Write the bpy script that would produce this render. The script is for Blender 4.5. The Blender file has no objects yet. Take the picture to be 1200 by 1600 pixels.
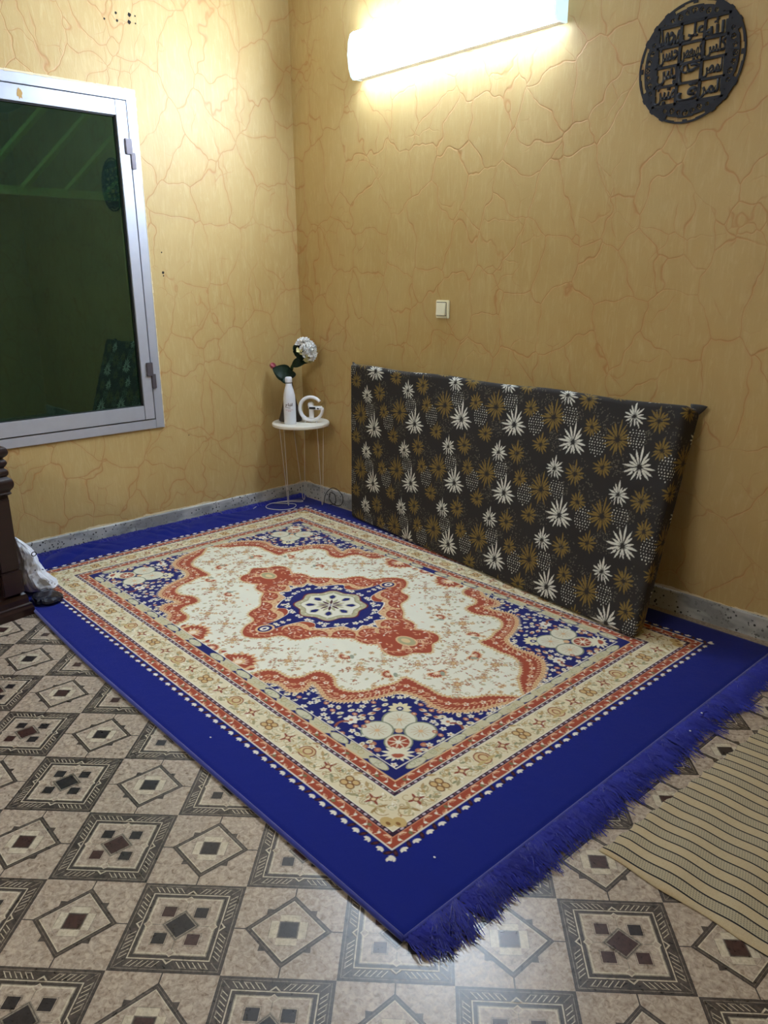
import bpy, bmesh, math, random
import numpy as np
from mathutils import Vector, Matrix, noise
PI = math.pi
scn = bpy.context.scene
COL = scn.collection

# ------------------------------------------------------------------ camera
cd = bpy.data.cameras.new('camera'); cam = bpy.data.objects.new('camera', cd); COL.objects.link(cam)
cd.sensor_fit = 'VERTICAL'; cd.sensor_height = 32.0; cd.lens = 1194.21 / 1600 * 32.0
cd.clip_start = 0.02
RM = Matrix(((0.6815, -0.2085, 0.7015), (0.7318, 0.2023, -0.6508), (-0.0063, 0.9569, 0.2905)))
cam.matrix_world = Matrix.Translation((3.81825, -2.86235, 1.32)) @ RM.normalized().to_4x4()
scn.camera = cam
# ------------------------------------------------------------------ view, world, lamp strength
scn.view_settings.view_transform = 'Standard'
scn.view_settings.look = 'None'
scn.view_settings.exposure = 0.0
scn.view_settings.gamma = 1.0
scn.view_settings.use_curve_mapping = False
wd = bpy.data.worlds.new('night'); scn.world = wd; wd.use_nodes = True
wd.node_tree.nodes['Background'].inputs[0].default_value = (0.10, 0.20, 0.24, 1)
wd.node_tree.nodes['Background'].inputs[1].default_value = 0.9
LAMP_STRENGTH = 104.0      # tube fitting on the right-hand wall
LAMP_COLOR = (0.68, 0.82, 1.0)
REAR_FILL_STRENGTH = 42.0     # added fill light behind the camera, shaped like the wall fitting
try:
    scn.cycles.max_bounces = 8; scn.cycles.diffuse_bounces = 4; scn.cycles.glossy_bounces = 4
    scn.cycles.transparent_max_bounces = 8; scn.cycles.caustics_reflective = False
    scn.cycles.use_denoising = True
except Exception: pass

# ------------------------------------------------------------------ helpers
def lin(c):
    return tuple(((v / 255) / 12.92 if v / 255 <= .04045 else ((v / 255 + .055) / 1.055) ** 2.4) for v in c)
def tag(o, label=None, cat=None, group=None, kind=None):
    if label: o['label'] = label
    if cat: o['category'] = cat
    if group: o['group'] = group
    if kind: o['kind'] = kind
    return o
def empty(name, loc, label, cat, group=None, rz=0):
    o = bpy.data.objects.new(name, None); COL.objects.link(o); o.location = loc; o.rotation_euler = (0, 0, rz)
    o.empty_display_size = .05
    return tag(o, label, cat, group)
def link(name, me, mats, parent=None, smooth=False):
    o = bpy.data.objects.new(name, me); COL.objects.link(o)
    for m in (mats if isinstance(mats, (list, tuple)) else [mats]): me.materials.append(m)
    if smooth:
        me.polygons.foreach_set('use_smooth', [True] * len(me.polygons))
    if parent: o.parent = parent
    return o
def frombm(name, bm, mats, parent=None, smooth=False):
    me = bpy.data.meshes.new(name); bm.normal_update(); bm.to_mesh(me); bm.free()
    return link(name, me, mats, parent, smooth)
def box(bm, x0, x1, y0, y1, z0, z1, mi=0, bev=0):
    vs = [bm.verts.new((x, y, z)) for x in (x0, x1) for y in (y0, y1) for z in (z0, z1)]
    fs = []
    for q in ((0, 1, 3, 2), (4, 6, 7, 5), (0, 4, 5, 1), (2, 3, 7, 6), (0, 2, 6, 4), (1, 5, 7, 3)):
        f = bm.faces.new([vs[i] for i in q]); f.material_index = mi; fs.append(f)
    if bev:
        es = list({e for f in fs for e in f.edges})
        bmesh.ops.bevel(bm, geom=es, offset=bev, segments=2, affect='EDGES')
    return vs
def prism(bm, pts, z0, z1, mi=0):      # polygon in xy extruded in z
    a = [bm.verts.new((p[0], p[1], z0)) for p in pts]; b = [bm.verts.new((p[0], p[1], z1)) for p in pts]
    n = len(pts)
    bm.faces.new(a[::-1]).material_index = mi; bm.faces.new(b).material_index = mi
    for i in range(n): bm.faces.new((a[i], a[(i + 1) % n], b[(i + 1) % n], b[i])).material_index = mi
def tube(bm, pts, r, seg=8, closed=False, mi=0, caps=True):
    pts = [Vector(p) for p in pts]; n = len(pts); rings = []
    up = Vector((0, 0, 1)); prev = None
    for i, p in enumerate(pts):
        a = pts[(i - 1) % n] if (i > 0 or closed) else p; b = pts[(i + 1) % n] if (i < n - 1 or closed) else p
        d = (b - a).normalized()
        if prev is None:
            s = d.cross(up)
            if s.length < .1: s = d.cross(Vector((1, 0, 0)))
            s.normalize()
        else:
            s = (prev - d * prev.dot(d)).normalized()
        prev = s; t = d.cross(s)
        rr = r[i] if isinstance(r, (list, tuple)) else r
        rings.append([bm.verts.new(p + (s * math.cos(2 * PI * k / seg) + t * math.sin(2 * PI * k / seg)) * rr) for k in range(seg)])
    m = n if closed else n - 1
    for i in range(m):
        A, B = rings[i], rings[(i + 1) % n]
        for k in range(seg): bm.faces.new((A[k], A[(k + 1) % seg], B[(k + 1) % seg], B[k])).material_index = mi
    if caps and not closed:
        bm.faces.new(rings[0][::-1]).material_index = mi; bm.faces.new(rings[-1]).material_index = mi
def lathe(bm, prof, seg=40, c=(0, 0), mi=0):
    rings = []
    for r, z in prof:
        rings.append([bm.verts.new((c[0] + r * math.cos(2 * PI * k / seg), c[1] + r * math.sin(2 * PI * k / seg), z)) for k in range(seg)])
    for A, B in zip(rings, rings[1:]):
        for k in range(seg): bm.faces.new((A[k], A[(k + 1) % seg], B[(k + 1) % seg], B[k])).material_index = mi
    bm.faces.new(rings[0][::-1]).material_index = mi; bm.faces.new(rings[-1]).material_index = mi
def catmull(P, k=8, closed=False):
    P = [Vector(p) for p in P]; n = len(P); out = []
    g = (lambda i: P[i % n]) if closed else (lambda i: P[max(0, min(n - 1, i))])
    for i in range(n if closed else n - 1):
        a, b, c, d = g(i - 1), g(i), g(i + 1), g(i + 2)
        for j in range(k):
            t = j / k
            out.append(.5 * ((2 * b) + (c - a) * t + (2 * a - 5 * b + 4 * c - d) * t * t + (3 * b - a - 3 * c + d) * t ** 3))
    if not closed: out.append(P[-1])
    return out

# ---- node material helper
class NT:
    def __init__(s, name):
        s.m = bpy.data.materials.new(name); s.m.use_nodes = True; s.t = s.m.node_tree; s.n = s.t.nodes
        s.b = s.n['Principled BSDF']
    def new(s, typ, **kw):
        n = s.n.new(typ)
        for k, v in kw.items(): setattr(n, k, v)
        return n
    def l(s, a, b): s.t.links.new(a, b)
    def val(s, v, sock):
        if hasattr(v, 'is_output') or isinstance(v, bpy.types.NodeSocket): s.l(v, sock)
        else: sock.default_value = v
    def math(s, op, a, b=0.0, c=None, clamp=False):
        n = s.new('ShaderNodeMath', operation=op, use_clamp=clamp)
        s.val(a, n.inputs[0]); s.val(b, n.inputs[1])
        if c is not None: s.val(c, n.inputs[2])
        return n.outputs[0]
    def mix(s, f, a, b, blend='MIX'):
        n = s.new('ShaderNodeMix', data_type='RGBA', blend_type=blend)
        s.val(f, n.inputs[0])
        for v, k in ((a, 6), (b, 7)):
            if isinstance(v, (tuple, list)): n.inputs[k].default_value = (*v[:3], 1)
            else: s.l(v, n.inputs[k])
        return n.outputs[2]
    def noise(s, vec, scale, detail=4, rough=.5, dist=0, col=False):
        n = s.new('ShaderNodeTexNoise'); n.inputs['Scale'].default_value = scale; n.inputs['Detail'].default_value = detail
        n.inputs['Roughness'].default_value = rough; n.inputs['Distortion'].default_value = dist
        if vec is not None: s.l(vec, n.inputs['Vector'])
        return n.outputs['Color' if col else 'Fac']
    def ramp(s, f, stops):
        n = s.new('ShaderNodeValToRGB'); s.l(f, n.inputs[0]); e = n.color_ramp.elements
        while len(e) < len(stops): e.new(.5)
        for q, (p, c) in zip(e, stops):
            q.position = p; q.color = (*c[:3], 1) if isinstance(c, (tuple, list)) else (c, c, c, 1)
        return n.outputs[0]
    def pos(s, scale=(1, 1, 1), obj=False):
        tc = s.new('ShaderNodeTexCoord') if obj else s.new('ShaderNodeNewGeometry')
        mp = s.new('ShaderNodeMapping'); mp.inputs['Scale'].default_value = scale
        s.l(tc.outputs['Object' if obj else 'Position'], mp.inputs[0]); return mp.outputs[0]
    def bump(s, h, st=.3, dist=.002, nrm=None):
        n = s.new('ShaderNodeBump'); n.inputs['Strength'].default_value = st; n.inputs['Distance'].default_value = dist
        s.l(h, n.inputs['Height'])
        if nrm is not None: s.l(nrm, n.inputs['Normal'])
        return n.outputs[0]
    def set(s, **kw):
        for k, v in kw.items():
            k = k.replace('_', ' ')
            sk = s.b.inputs[k]
            if isinstance(v, bpy.types.NodeSocket): s.l(v, sk)
            elif isinstance(v, (tuple, list)): sk.default_value = (*v[:3], 1)
            else: sk.default_value = v
        return s.m
def plain(name, c, rough=.5, metal=0, var=.06, spec=.5, **kw):
    t = NT(name); n = t.noise(t.pos(), 25, 4)
    c = lin(c); d = tuple(v * (1 - var * 2) for v in c); e = tuple(min(1, v * (1 + var)) for v in c)
    t.set(Base_Color=t.mix(n, d, e), Roughness=rough, Metallic=metal, **kw)
    t.b.inputs['Specular IOR Level'].default_value = spec
    return t.m

# wall: trowelled ochre paint with wandering orange-brown veins
def wall_mat():
    t = NT('veined_ochre_paint'); p = t.pos((1, 1, .82))
    w = t.noise(p, 2.6, 3, .55, col=True)
    w2 = t.noise(p, 9, 2, .5, col=True)
    a = t.new('ShaderNodeVectorMath', operation='MULTIPLY_ADD'); t.l(w, a.inputs[0]); a.inputs[1].default_value = (.26, .26, .26); t.l(p, a.inputs[2])
    b = t.new('ShaderNodeVectorMath', operation='MULTIPLY_ADD'); t.l(w2, b.inputs[0]); b.inputs[1].default_value = (.05, .05, .05); t.l(a.outputs[0], b.inputs[2])
    def vor(scale, off):
        v = t.new('ShaderNodeTexVoronoi', feature='DISTANCE_TO_EDGE'); v.inputs['Scale'].default_value = scale
        ad = t.new('ShaderNodeVectorMath', operation='ADD'); t.l(b.outputs[0], ad.inputs[0]); ad.inputs[1].default_value = off
        t.l(ad.outputs[0], v.inputs['Vector']); return v.outputs['Distance']
    brk = t.noise(p, 2.2, 2, .5)
    brk2 = t.noise(t.pos((1, 1, 1)), 3.6, 2, .5)
    d1 = vor(5.0, (0.3, .2, .1)); d2 = vor(6.6, (5, 3, 2))
    def line(d, wd, mask, lo, hi):
        a_ = t.math('SUBTRACT', 1.0, t.math('DIVIDE', d, wd, clamp=True))
        a_ = t.math('POWER', a_, 1.3)
        m_ = t.ramp(mask, [(lo, 0.0), (hi, 1.0)])
        return t.math('MULTIPLY', a_, m_)
    l1 = line(d1, .021, brk, .34, .46); l2 = line(d2, .022, brk2, .50, .62)
    h1 = t.math('MULTIPLY', line(d1, .10, brk, .36, .52), .22); h2 = t.math('MULTIPLY', line(d2, .10, brk2, .52, .64), .15)
    L = t.math('MAXIMUM', t.math('MAXIMUM', l1, t.math('MULTIPLY', l2, .75)), t.math('MAXIMUM', h1, h2))
    cloud = t.noise(p, 1.3, 4, .6); fine = t.noise(p, 14, 4, .6)
    streak = t.noise(t.pos((38, 38, 7)), 1.0, 4, .65, 1.5)
    base = t.mix(t.ramp(cloud, [(.3, 0.0), (.7, 1.0)]), lin((182, 153, 96)), lin((196, 172, 118)))
    base = t.mix(t.math('MULTIPLY', fine, .35), base, lin((178, 146, 86)))
    base = t.mix(t.math('MULTIPLY', t.ramp(streak, [(.5, 0.0), (.72, 1.0)]), .28), base, lin((212, 194, 146)))
    colr = t.mix(t.math('MULTIPLY', L, .56), base, lin((168, 104, 44)))
    bu = t.math('ADD', t.math('MULTIPLY', streak, .5), t.math('ADD', t.math('MULTIPLY', fine, .6), t.math('MULTIPLY', L, -.7)))
    t.set(Base_Color=colr, Roughness=t.math('ADD', .44, t.math('MULTIPLY', fine, .18)), Normal=t.bump(bu, .35, .004))
    t.b.inputs['Specular IOR Level'].default_value = .5
    return t.m
M = {}
M['wall'] = wall_mat()
M['ceil'] = plain('ceiling_paint', (205, 205, 200), .8)
M['white'] = plain('white_plastic', (238, 238, 240), .35, var=.02)
M['whitemat'] = plain('white_laminate', (236, 232, 220), .4, var=.03)
M['bottle'] = plain('white_powder_coat', (232, 236, 245), .42, var=.01)
M['black'] = plain('black_plastic', (14, 14, 16), .35)
M['vase'] = plain('smoked_grey_glaze', (62, 56, 58), .25)
M['wire'] = plain('pale_enamelled_wire', (205, 200, 190), .35, .3)
M['cablew'] = plain('white_cable_sheath', (215, 213, 205), .5)
M['leaf'] = plain('waxy_dark_green_leaf', (34, 62, 44), .4, var=.15)
M['leaf2'] = plain('mid_green_leaf', (70, 98, 52), .5, var=.15)
M['petal'] = plain('white_silk_petal', (240, 240, 238), .7, var=.03)
M['pink'] = plain('pink_petal', (226, 130, 150), .6)
M['cream'] = plain('cream_petal', (214, 205, 150), .7)
M['alum'] = plain('brushed_aluminium', (196, 200, 212), .42, .55, var=.04)
M['hinge'] = plain('dark_anodised_hinge', (98, 92, 98), .45, .5)
M['rubber'] = plain('black_rubber_gasket', (24, 24, 26), .6)
M['plaque'] = plain('black_lacquered_metal', (40, 42, 50), .75, spec=.3)
M['ivory'] = plain('ivory_switch_plastic', (232, 226, 196), .35, var=.02)
M['bag'] = plain('white_polythene', (232, 238, 248), .3, var=.02)
M['hole'] = plain('dark_drill_hole', (25, 20, 18), .9)
M['chip'] = plain('chipped_cream_plaster', (226, 212, 178), .9)
M['navyfilm'] = plain('dark_navy_plastic_film', (16, 20, 38), .18)
M['greymark'] = plain('faint_grey_print', (90, 94, 104), .5)
def wood():
    t = NT('dark_mahogany_stain'); p = t.pos((3, 3, 30))
    n = t.noise(p, 3, 5, .6)
    return t.set(Base_Color=t.mix(n, lin((20, 11, 10)), lin((48, 24, 20))), Roughness=.36, Normal=t.bump(n, .1, .001))
M['wood'] = wood()
def lampmat(nm='glowing_prismatic_diffuser', st=LAMP_STRENGTH, lc=LAMP_COLOR):
    t = NT(nm)
    t.b.inputs['Base Color'].default_value = (.9, .93, 1, 1); t.b.inputs['Emission Color'].default_value = (*lc, 1)
    t.b.inputs['Emission Strength'].default_value = st; t.b.inputs['Roughness'].default_value = .4
    return t.m
M['lamp'] = lampmat()
def capmat():
    t = NT('translucent_lamp_end_cap')
    t.b.inputs['Base Color'].default_value = (.85, .9, .95, 1); t.b.inputs['Emission Color'].default_value = (.55, .85, 1, 1)
    t.b.inputs['Emission Strength'].default_value = .9
    return t.m
M['cap'] = capmat()
def terrazzo():
    t = NT('grey_terrazzo'); p = t.pos()
    v = t.new('ShaderNodeTexVoronoi'); v.inputs['Scale'].default_value = 62; t.l(p, v.inputs['Vector'])
    sp = t.ramp(v.outputs['Distance'], [(.26, 1.0), (.34, 0.0)])
    pick = t.ramp(t.noise(p, 60, 1), [(.46, 0.0), (.50, 1.0)])
    n = t.noise(p, 9, 5, .7); st = t.ramp(t.noise(t.pos((1, 1, 2.5)), 3.2, 3, .6), [(.50, 0.0), (.60, 1.0)])
    c = t.mix(n, lin((156, 158, 156)), lin((206, 208, 206)))
    c = t.mix(t.math('MULTIPLY', sp, pick), c, lin((42, 42, 44)))
    c = t.mix(t.math('MULTIPLY', st, .8), c, t.mix(t.noise(p, 30, 4, .7), lin((96, 98, 100)), lin((150, 152, 150))))
    return t.set(Base_Color=c, Roughness=.55, Normal=t.bump(n, .4, .004))
M['terrazzo'] = terrazzo()
def glass():
    t = NT('dark_green_reflective_glass')
    n = t.noise(t.pos(), 7, 5, .7); scr = t.noise(t.pos((4, 40, 30)), 2, 3, .6)
    g = t.new('ShaderNodeBsdfGlossy'); g.inputs['Roughness'].default_value = .015
    t.l(t.mix(n, (.15, .30, .23), (.20, .38, .30)), g.inputs[0])
    tr = t.new('ShaderNodeBsdfTransparent'); tr.inputs[0].default_value = (.22, .40, .30, 1)
    d = t.new('ShaderNodeBsdfDiffuse'); d.inputs[0].default_value = (.10, .16, .13, 1)
    m1 = t.new('ShaderNodeMixShader'); m1.inputs[0].default_value = .5; t.l(g.outputs[0], m1.inputs[2]); t.l(tr.outputs[0], m1.inputs[1])
    m2 = t.new('ShaderNodeMixShader'); t.l(t.math('ADD', .05, t.math('MULTIPLY', t.ramp(scr, [(.5, 0.0), (.75, 1.0)]), .10)), m2.inputs[0])
    t.l(m1.outputs[0], m2.inputs[1]); t.l(d.outputs[0], m2.inputs[2])
    t.l(m2.outputs[0], t.n['Material Output'].inputs[0]); return t.m
M['glass'] = glass()
M['outwall'] = plain('outdoor_render', (56, 64, 42), .9)
M['rafter'] = plain('outdoor_pale_timber', (232, 240, 200), .8)

# ------------------------------------------------------------------ room shell
RX, RY, RZ = 4.45, -4.4, 2.85
def struct(name, bm, m, parent=None, smooth=False):
    o = frombm(name, bm, m, parent, smooth)
    if not parent: o['kind'] = 'structure'
    return o
WY0, WY1, WZ0, WZ1 = -2.16, -0.945, 0.567, 2.197       # window outline in the left wall
bm = bmesh.new()
box(bm, -.2, 0, WY1, .2, -.05, RZ); box(bm, -.2, 0, RY - .2, WY0, -.05, RZ)
box(bm, -.2, 0, WY0, WY1, -.05, WZ0); box(bm, -.2, 0, WY0, WY1, WZ1, RZ)
wl = struct('wall_left', bm, M['wall'])
bm = bmesh.new(); box(bm, 0, RX + .2, 0, .2, -.05, RZ); struct('wall_right', bm, M['wall'])
bm = bmesh.new(); box(bm, RX, RX + .2, RY - .2, 0, -.05, RZ); struct('wall_far_side', bm, M['wall']).name = 'wall_front'
bm = bmesh.new(); box(bm, 0, RX, RY - .2, RY, -.05, RZ); struct('wall_near', bm, M['wall']).name = 'wall_back'
bm = bmesh.new(); box(bm, -.2, RX + .2, RY - .2, .2, RZ, RZ + .15); struct('ceiling', bm, M['ceil'])
# drill holes and specks on the left wall
bm = bmesh.new()
for y, z, r in ((-1.056, 2.479, .005), (-.997, 2.514, .006), (-.994, 2.483, .006), (-.93, 2.519, .009), (-.934, 2.488, .009),
                (-.902, 2.519, .004), (-.903, 2.488, .004), (-.87, 1.463, .004), (-.871, 1.364, .007), (-.87, 1.348, .004), (-.80, .50, .003)):
    k = 9; vs = [bm.verts.new((.0006, y + r * (1 + .25 * math.sin(3 * i)) * math.cos(2 * PI * i / k), z + r * (1 + .2 * math.cos(2 * i)) * math.sin(2 * PI * i / k))) for i in range(k)]
    bm.faces.new(vs)
frombm('drill_holes', bm, M['hole'], wl)

# ---- floor: patterned vinyl, laid in tiles at 45 degrees to the walls
def marble(name, a, b, rough=.27):
    t = NT(name); p = t.pos(); n = t.noise(p, 85, 6, .68, .8); n2 = t.noise(p, 6, 3, .6)
    c = t.mix(t.ramp(n, [(.36, 0.0), (.62, 1.0)]), lin(a), lin(b))
    c = t.mix(t.math('MULTIPLY', n2, .25), c, lin(tuple(int(v * .82) for v in a)))
    t.set(Base_Color=c, Roughness=t.math('ADD', rough - .05, t.math('MULTIPLY', n, .15)), Normal=t.bump(n, .12, .001))
    return t.m
FM = [marble('vinyl_marble_light', (136, 119, 103), (190, 175, 156)), marble('vinyl_dark_band', (44, 37, 33), (86, 76, 68)),
      marble('vinyl_black_square', (26, 22, 24), (44, 38, 40)), marble('vinyl_maroon_square', (48, 27, 25), (68, 42, 38)),
      marble('vinyl_cream_line', (172, 160, 138), (206, 196, 172)), marble('vinyl_mottled_grey', (100, 92, 80), (152, 142, 126)),
      marble('vinyl_groove', (44, 38, 36), (66, 58, 54))]
FV, FF, FI = [], [], []
def fpoly(pts, lv, mi):
    b = len(FV); FV.extend([(x, y, lv) for x, y in pts]); FF.append(list(range(b, b + len(pts)))); FI.append(mi)
fpoly([(0, RY), (RX, RY), (RX, 0), (0, 0)], 0.0, 0)
TH, TP = 0.7651, 0.2326
OX, OY = 1.7368, -2.279
ca, sa = math.cos(TH), math.sin(TH)
LV = .00012
def tilepolys(dark, rnd):
    P = []
    def sq(h, lv, mi, w=None):
        P.append(([(-h, -h), (h, -h), (h, h), (-h, h)], lv, mi))
    def rect(x0, x1, y0, y1, lv, mi): P.append(([(x0, y0), (x1, y0), (x1, y1), (x0, y1)], lv, mi))
    if dark:
        sq(.5, 1, 6); sq(.488, 2, 1); sq(.472, 3, 5); sq(.466, 4, 1)
        # slanted light strokes in the band, mirrored about each middle
        for q in range(4):
            c, s = math.cos(q * PI / 2), math.sin(q * PI / 2)
            tr = lambda x, y: (x * c - y * s, x * s + y * c)
            for sg in (-1, 1):
                for k in range(6):
                    x = sg * (.075 + k * .048)
                    x2 = x + sg * .055
                    P.append(([tr(x, .385), tr(x + .010, .385), tr(x2 + .010, .45), tr(x2, .45)][::1], 5, 4))
                    if k % 2 == 0: P.append(([tr(x2 - .003, .438), tr(x2 + sg * .046, .438), tr(x2 + sg * .046, .45), tr(x2, .45)], 6, 5))
            P.append(([tr(-.07, .46), tr(.07, .46), tr(0, .37)], 6, 6))
            P.append(([tr(.40, .40), tr(.455, .40), tr(.455, .455)], 6, 6))
            P.append(([tr(.386, .386), tr(.392, .38), tr(.462, .452), tr(.456, .458)], 7, 5))
        sq(.372, 7, 4); sq(.360, 8, 1); sq(.345, 9, 6); sq(.328, 10, 5); sq(.318, 11, 4); sq(.302, 12, 0)
        for q in range(4):
            c, s = math.cos(q * PI / 2), math.sin(q * PI / 2)
            tr = lambda x, y: (x * c - y * s, x * s + y * c)
            P.append(([tr(-.05, .372), tr(.05, .372), tr(0, .42)], 13, 4))
            P.append(([tr(-.035, .368), tr(.035, .368), tr(0, .40)], 14, 1))
            P.append(([tr(-.05, .302), tr(0, .345), tr(.05, .302), tr(0, .255)], 13, 4))
            P.append(([tr(-.036, .302), tr(0, .332), tr(.036, .302), tr(0, .27)], 14, 0))
            P.append(([tr(-.004, .19), tr(.004, .19), tr(.004, .27), tr(-.004, .27)], 14, 5))
            cx, cy = .152 * (1 if q in (0, 3) else -1), .152 * (1 if q in (0, 1) else -1)
            h = .074; P.append(([(cx - h, cy - h), (cx + h, cy - h), (cx + h, cy + h), (cx - h, cy + h)], 13, 5))
            h = .066; P.append(([(cx - h, cy - h), (cx + h, cy - h), (cx + h, cy + h), (cx - h, cy + h)], 14, 0))
            h = .060; P.append(([(cx - h, cy - h), (cx + h, cy - h), (cx + h, cy + h), (cx - h, cy + h)], 15, 3 if rnd.random() < .35 else 2))
        for h, lv, mi in ((.180, 16, 5), (.166, 17, 1), (.158, 18, 5), (.140, 19, 3 if rnd.random() < .35 else 2)):
            P.append(([(0, -h), (h, 0), (0, h), (-h, 0)], lv, mi))
    else:
        for q in range(4):
            c, s = math.cos(q * PI / 2), math.sin(q * PI / 2)
            tr = lambda x, y: (x * c - y * s, x * s + y * c)
            P.append(([tr(.38, -.006), tr(.5, -.006), tr(.5, .006), tr(.38, .006)], 1, 6))
            # tab on the middle of each side of the rhombus
            P.append(([tr(.172, .232), tr(.236, .236), tr(.232, .172), tr(.18, .18)], 1, 1))
        for h, lv, mi in ((.405, 2, 6), (.395, 3, 1), (.376, 4, 5), (.372, 5, 1), (.350, 6, 6), (.342, 7, 4), (.328, 8, 0)):
            P.append(([(0, -h), (h, 0), (0, h), (-h, 0)], lv, mi))
        # cream octagonal frame round the dark centre square
        o, i_ = .175, .10
        P.append(([(-o, -i_), (-i_, -o), (i_, -o), (o, -i_), (o, i_), (i_, o), (-i_, o), (-o, i_)], 9, 5))
        o -= .006
        P.append(([(-o, -i_), (-i_, -o), (i_, -o), (o, -i_), (o, i_), (i_, o), (-i_, o), (-o, i_)], 10, 4))
        for sx in (-1, 1):
            for sy in (-1, 1): P.append(([(sx * .095, sy * .095), (sx * .175, sy * .095), (sx * .095, sy * .175)], 11, 0))
        sq(.096, 12, 5); sq(.088, 13, 1); sq(.078, 14, 3 if rnd.random() < .4 else 2)
    return P
rnd = random.Random(4)
def inroom(x, y): return .0 < x < RX and RY < y < 0
for i in range(-16, 17):
    for j in range(-16, 16):
        cxt, cyt = i + .5, j + .5
        X = OX + TP * (cxt * ca + cyt * sa); Y = OY + TP * (cxt * sa - cyt * ca)
        if not (.2 < X < RX - .2 and RY + .2 < Y < -.18): continue
        if .35 < X < 2.70 and -1.75 < Y < -.1: continue          # under the carpet
        dark = (i + j) % 2 == 0
        for pts, lv, mi in tilepolys(dark, rnd):
            q = []
            for a, b in pts:
                u, v = cxt + a, cyt + b
                q.append((OX + TP * (u * ca + v * sa), OY + TP * (u * sa - v * ca)))
            ar = sum(q[k][0] * q[(k + 1) % len(q)][1] - q[(k + 1) % len(q)][0] * q[k][1] for k in range(len(q)))
            fpoly(q if ar > 0 else q[::-1], lv * LV, mi)
me = bpy.data.meshes.new('floor'); me.from_pydata(FV, [], FF); me.polygons.foreach_set('material_index', FI)
fl = link('floor', me, FM); fl['kind'] = 'structure'
bm = bmesh.new(); box(bm, -.2, RX + .2, RY - .2, .2, -.1, -.002); frombm('subfloor', bm, FM[0], fl)

# ---- baseboards with a ragged chipped upper edge
def baseboard(name, axis, L, x0=0.0):
    bm = bmesh.new(); r = random.Random(7 if axis == 'y' else 9); n = 120
    top = [.089 + .0025 * noise.noise(Vector((k * .35, 3.1, axis == 'y'))) for k in range(n + 1)]
    def P(a, d, z): return (d, -a, z) if axis == 'y' else (a, -d, z)
    a_ = []
    for k in range(n + 1):
        s = x0 + (L - x0) * k / n
        a_.append([bm.verts.new(P(s, 0.001, 0)), bm.verts.new(P(s, .014, 0)), bm.verts.new(P(s, .014, top[k] - .004)), bm.verts.new(P(s, .010, top[k])), bm.verts.new(P(s, .001, top[k]))])
    for A, B in zip(a_, a_[1:]):
        for q in range(4): bm.faces.new((A[q], B[q], B[q + 1], A[q + 1]))
    bmesh.ops.recalc_face_normals(bm, faces=bm.faces[:])
    o = struct(name, bm, M['terrazzo'])
    bm = bmesh.new()
    for k in range(n * 3):
        s = x0 + (L - x0) * k / (n * 3)
        h = max(0, .006 + .010 * noise.noise(Vector((s * 9, 1.7, 2))) + .005 * noise.noise(Vector((s * 40, .7, 2))))
        z0 = .089 - .003
        v = [P(s, .0012, z0), P(s + (L - x0) / (n * 3), .0012, z0), P(s + (L - x0) / (n * 3), .0012, z0 + h + .003), P(s, .0012, z0 + h + .003)]
        bm.faces.new([bm.verts.new(q) for q in v])
    frombm('chipped_paint_edge', bm, M['chip'], o)
    return o
baseboard('baseboard_left', 'y', 4.4); baseboard('baseboard_right', 'x', RX, .0145)

# ---- window
win = empty('window_1', (0, (WY0 + WY1) / 2, WZ0), None, None); win['kind'] = 'structure'
def wchild(name, bm, m): 
    o = frombm(name, bm, m); o.parent = win; o.matrix_parent_inverse = Matrix.Translation((0, -(WY0 + WY1) / 2, -WZ0)); return o
bm = bmesh.new(); T = .047
box(bm, -.10, .012, WY1 - T, WY1, WZ0, WZ1, 0, .0015); box(bm, -.10, .012, WY0, WY0 + T, WZ0, WZ1, 0, .0015)
box(bm, -.10, .0115, WY0 + T + .0005, WY1 - T - .0005, WZ0, WZ0 + T, 0, .0015); box(bm, -.10, .0115, WY0 + T + .0005, WY1 - T - .0005, WZ1 - T, WZ1, 0, .0015)
wchild('window_frame', bm, M['alum'])
bm = bmesh.new(); y0, y1, z0, z1 = WY0 + T + .006, WY1 - T - .006, WZ0 + T + .006, WZ1 - T - .006
S = .055
box(bm, -.05, .016, y1 - S + .002, y1, z0, z1, 0, .0015); box(bm, -.05, .016, y0, y0 + S - .002, z0, z1, 0, .0015)
box(bm, -.05, .0155, y0 + S, y1 - S, z0, z0 + .072, 0, .0015); box(bm, -.05, .0155, y0 + S, y1 - S, z1 - .066, z1, 0, .0015)
wchild('sash', bm, M['alum'])
bm = bmesh.new(); gy0, gy1, gz0, gz1 = y0 + S - .003, y1 - S + .003, z0 + .070, z1 - .064
for a in ((gy1 - .008, gy1, gz0, gz1), (gy0, gy0 + .008, gz0, gz1), (gy0, gy1, gz0, gz0 + .006), (gy0, gy1, gz1 - .008, gz1)): box(bm, -.02, .004, *a)
box(bm, -.06, -.004, y1, y1 + .006, z0 - .006, z1 + .006); box(bm, -.06, -.004, y0 - .006, y0, z0 - .006, z1 + .006)
box(bm, -.06, -.004, y0, y1, z1, z1 + .006); box(bm, -.06, -.004, y0, y1, z0 - .006, z0)
wchild('gasket', bm, M['rubber'])
bm = bmesh.new(); box(bm, -.012, -.006, gy0 - .005, gy1 + .005, gz0 - .005, gz1 + .005); wchild('pane', bm, M['glass'])
for zc in (1.915, .850):
    bm = bmesh.new(); box(bm, .0125, .026, -1.022, -.988, zc - .005, zc + .065, 0, .002)
    box(bm, .0125, .023, -.998, -.974, zc - .07, zc + .004, 0, .002); wchild('hinge', bm, M['hinge'])
bm = bmesh.new()
k = 14; vs = [bm.verts.new((.0165, -1.487 + .012 * (1 + .4 * math.sin(2.7 * i)) * math.cos(2 * PI * i / k), 2.108 + .020 * (1 + .3 * math.cos(3.1 * i)) * math.sin(2 * PI * i / k))) for i in range(k)]
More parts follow.
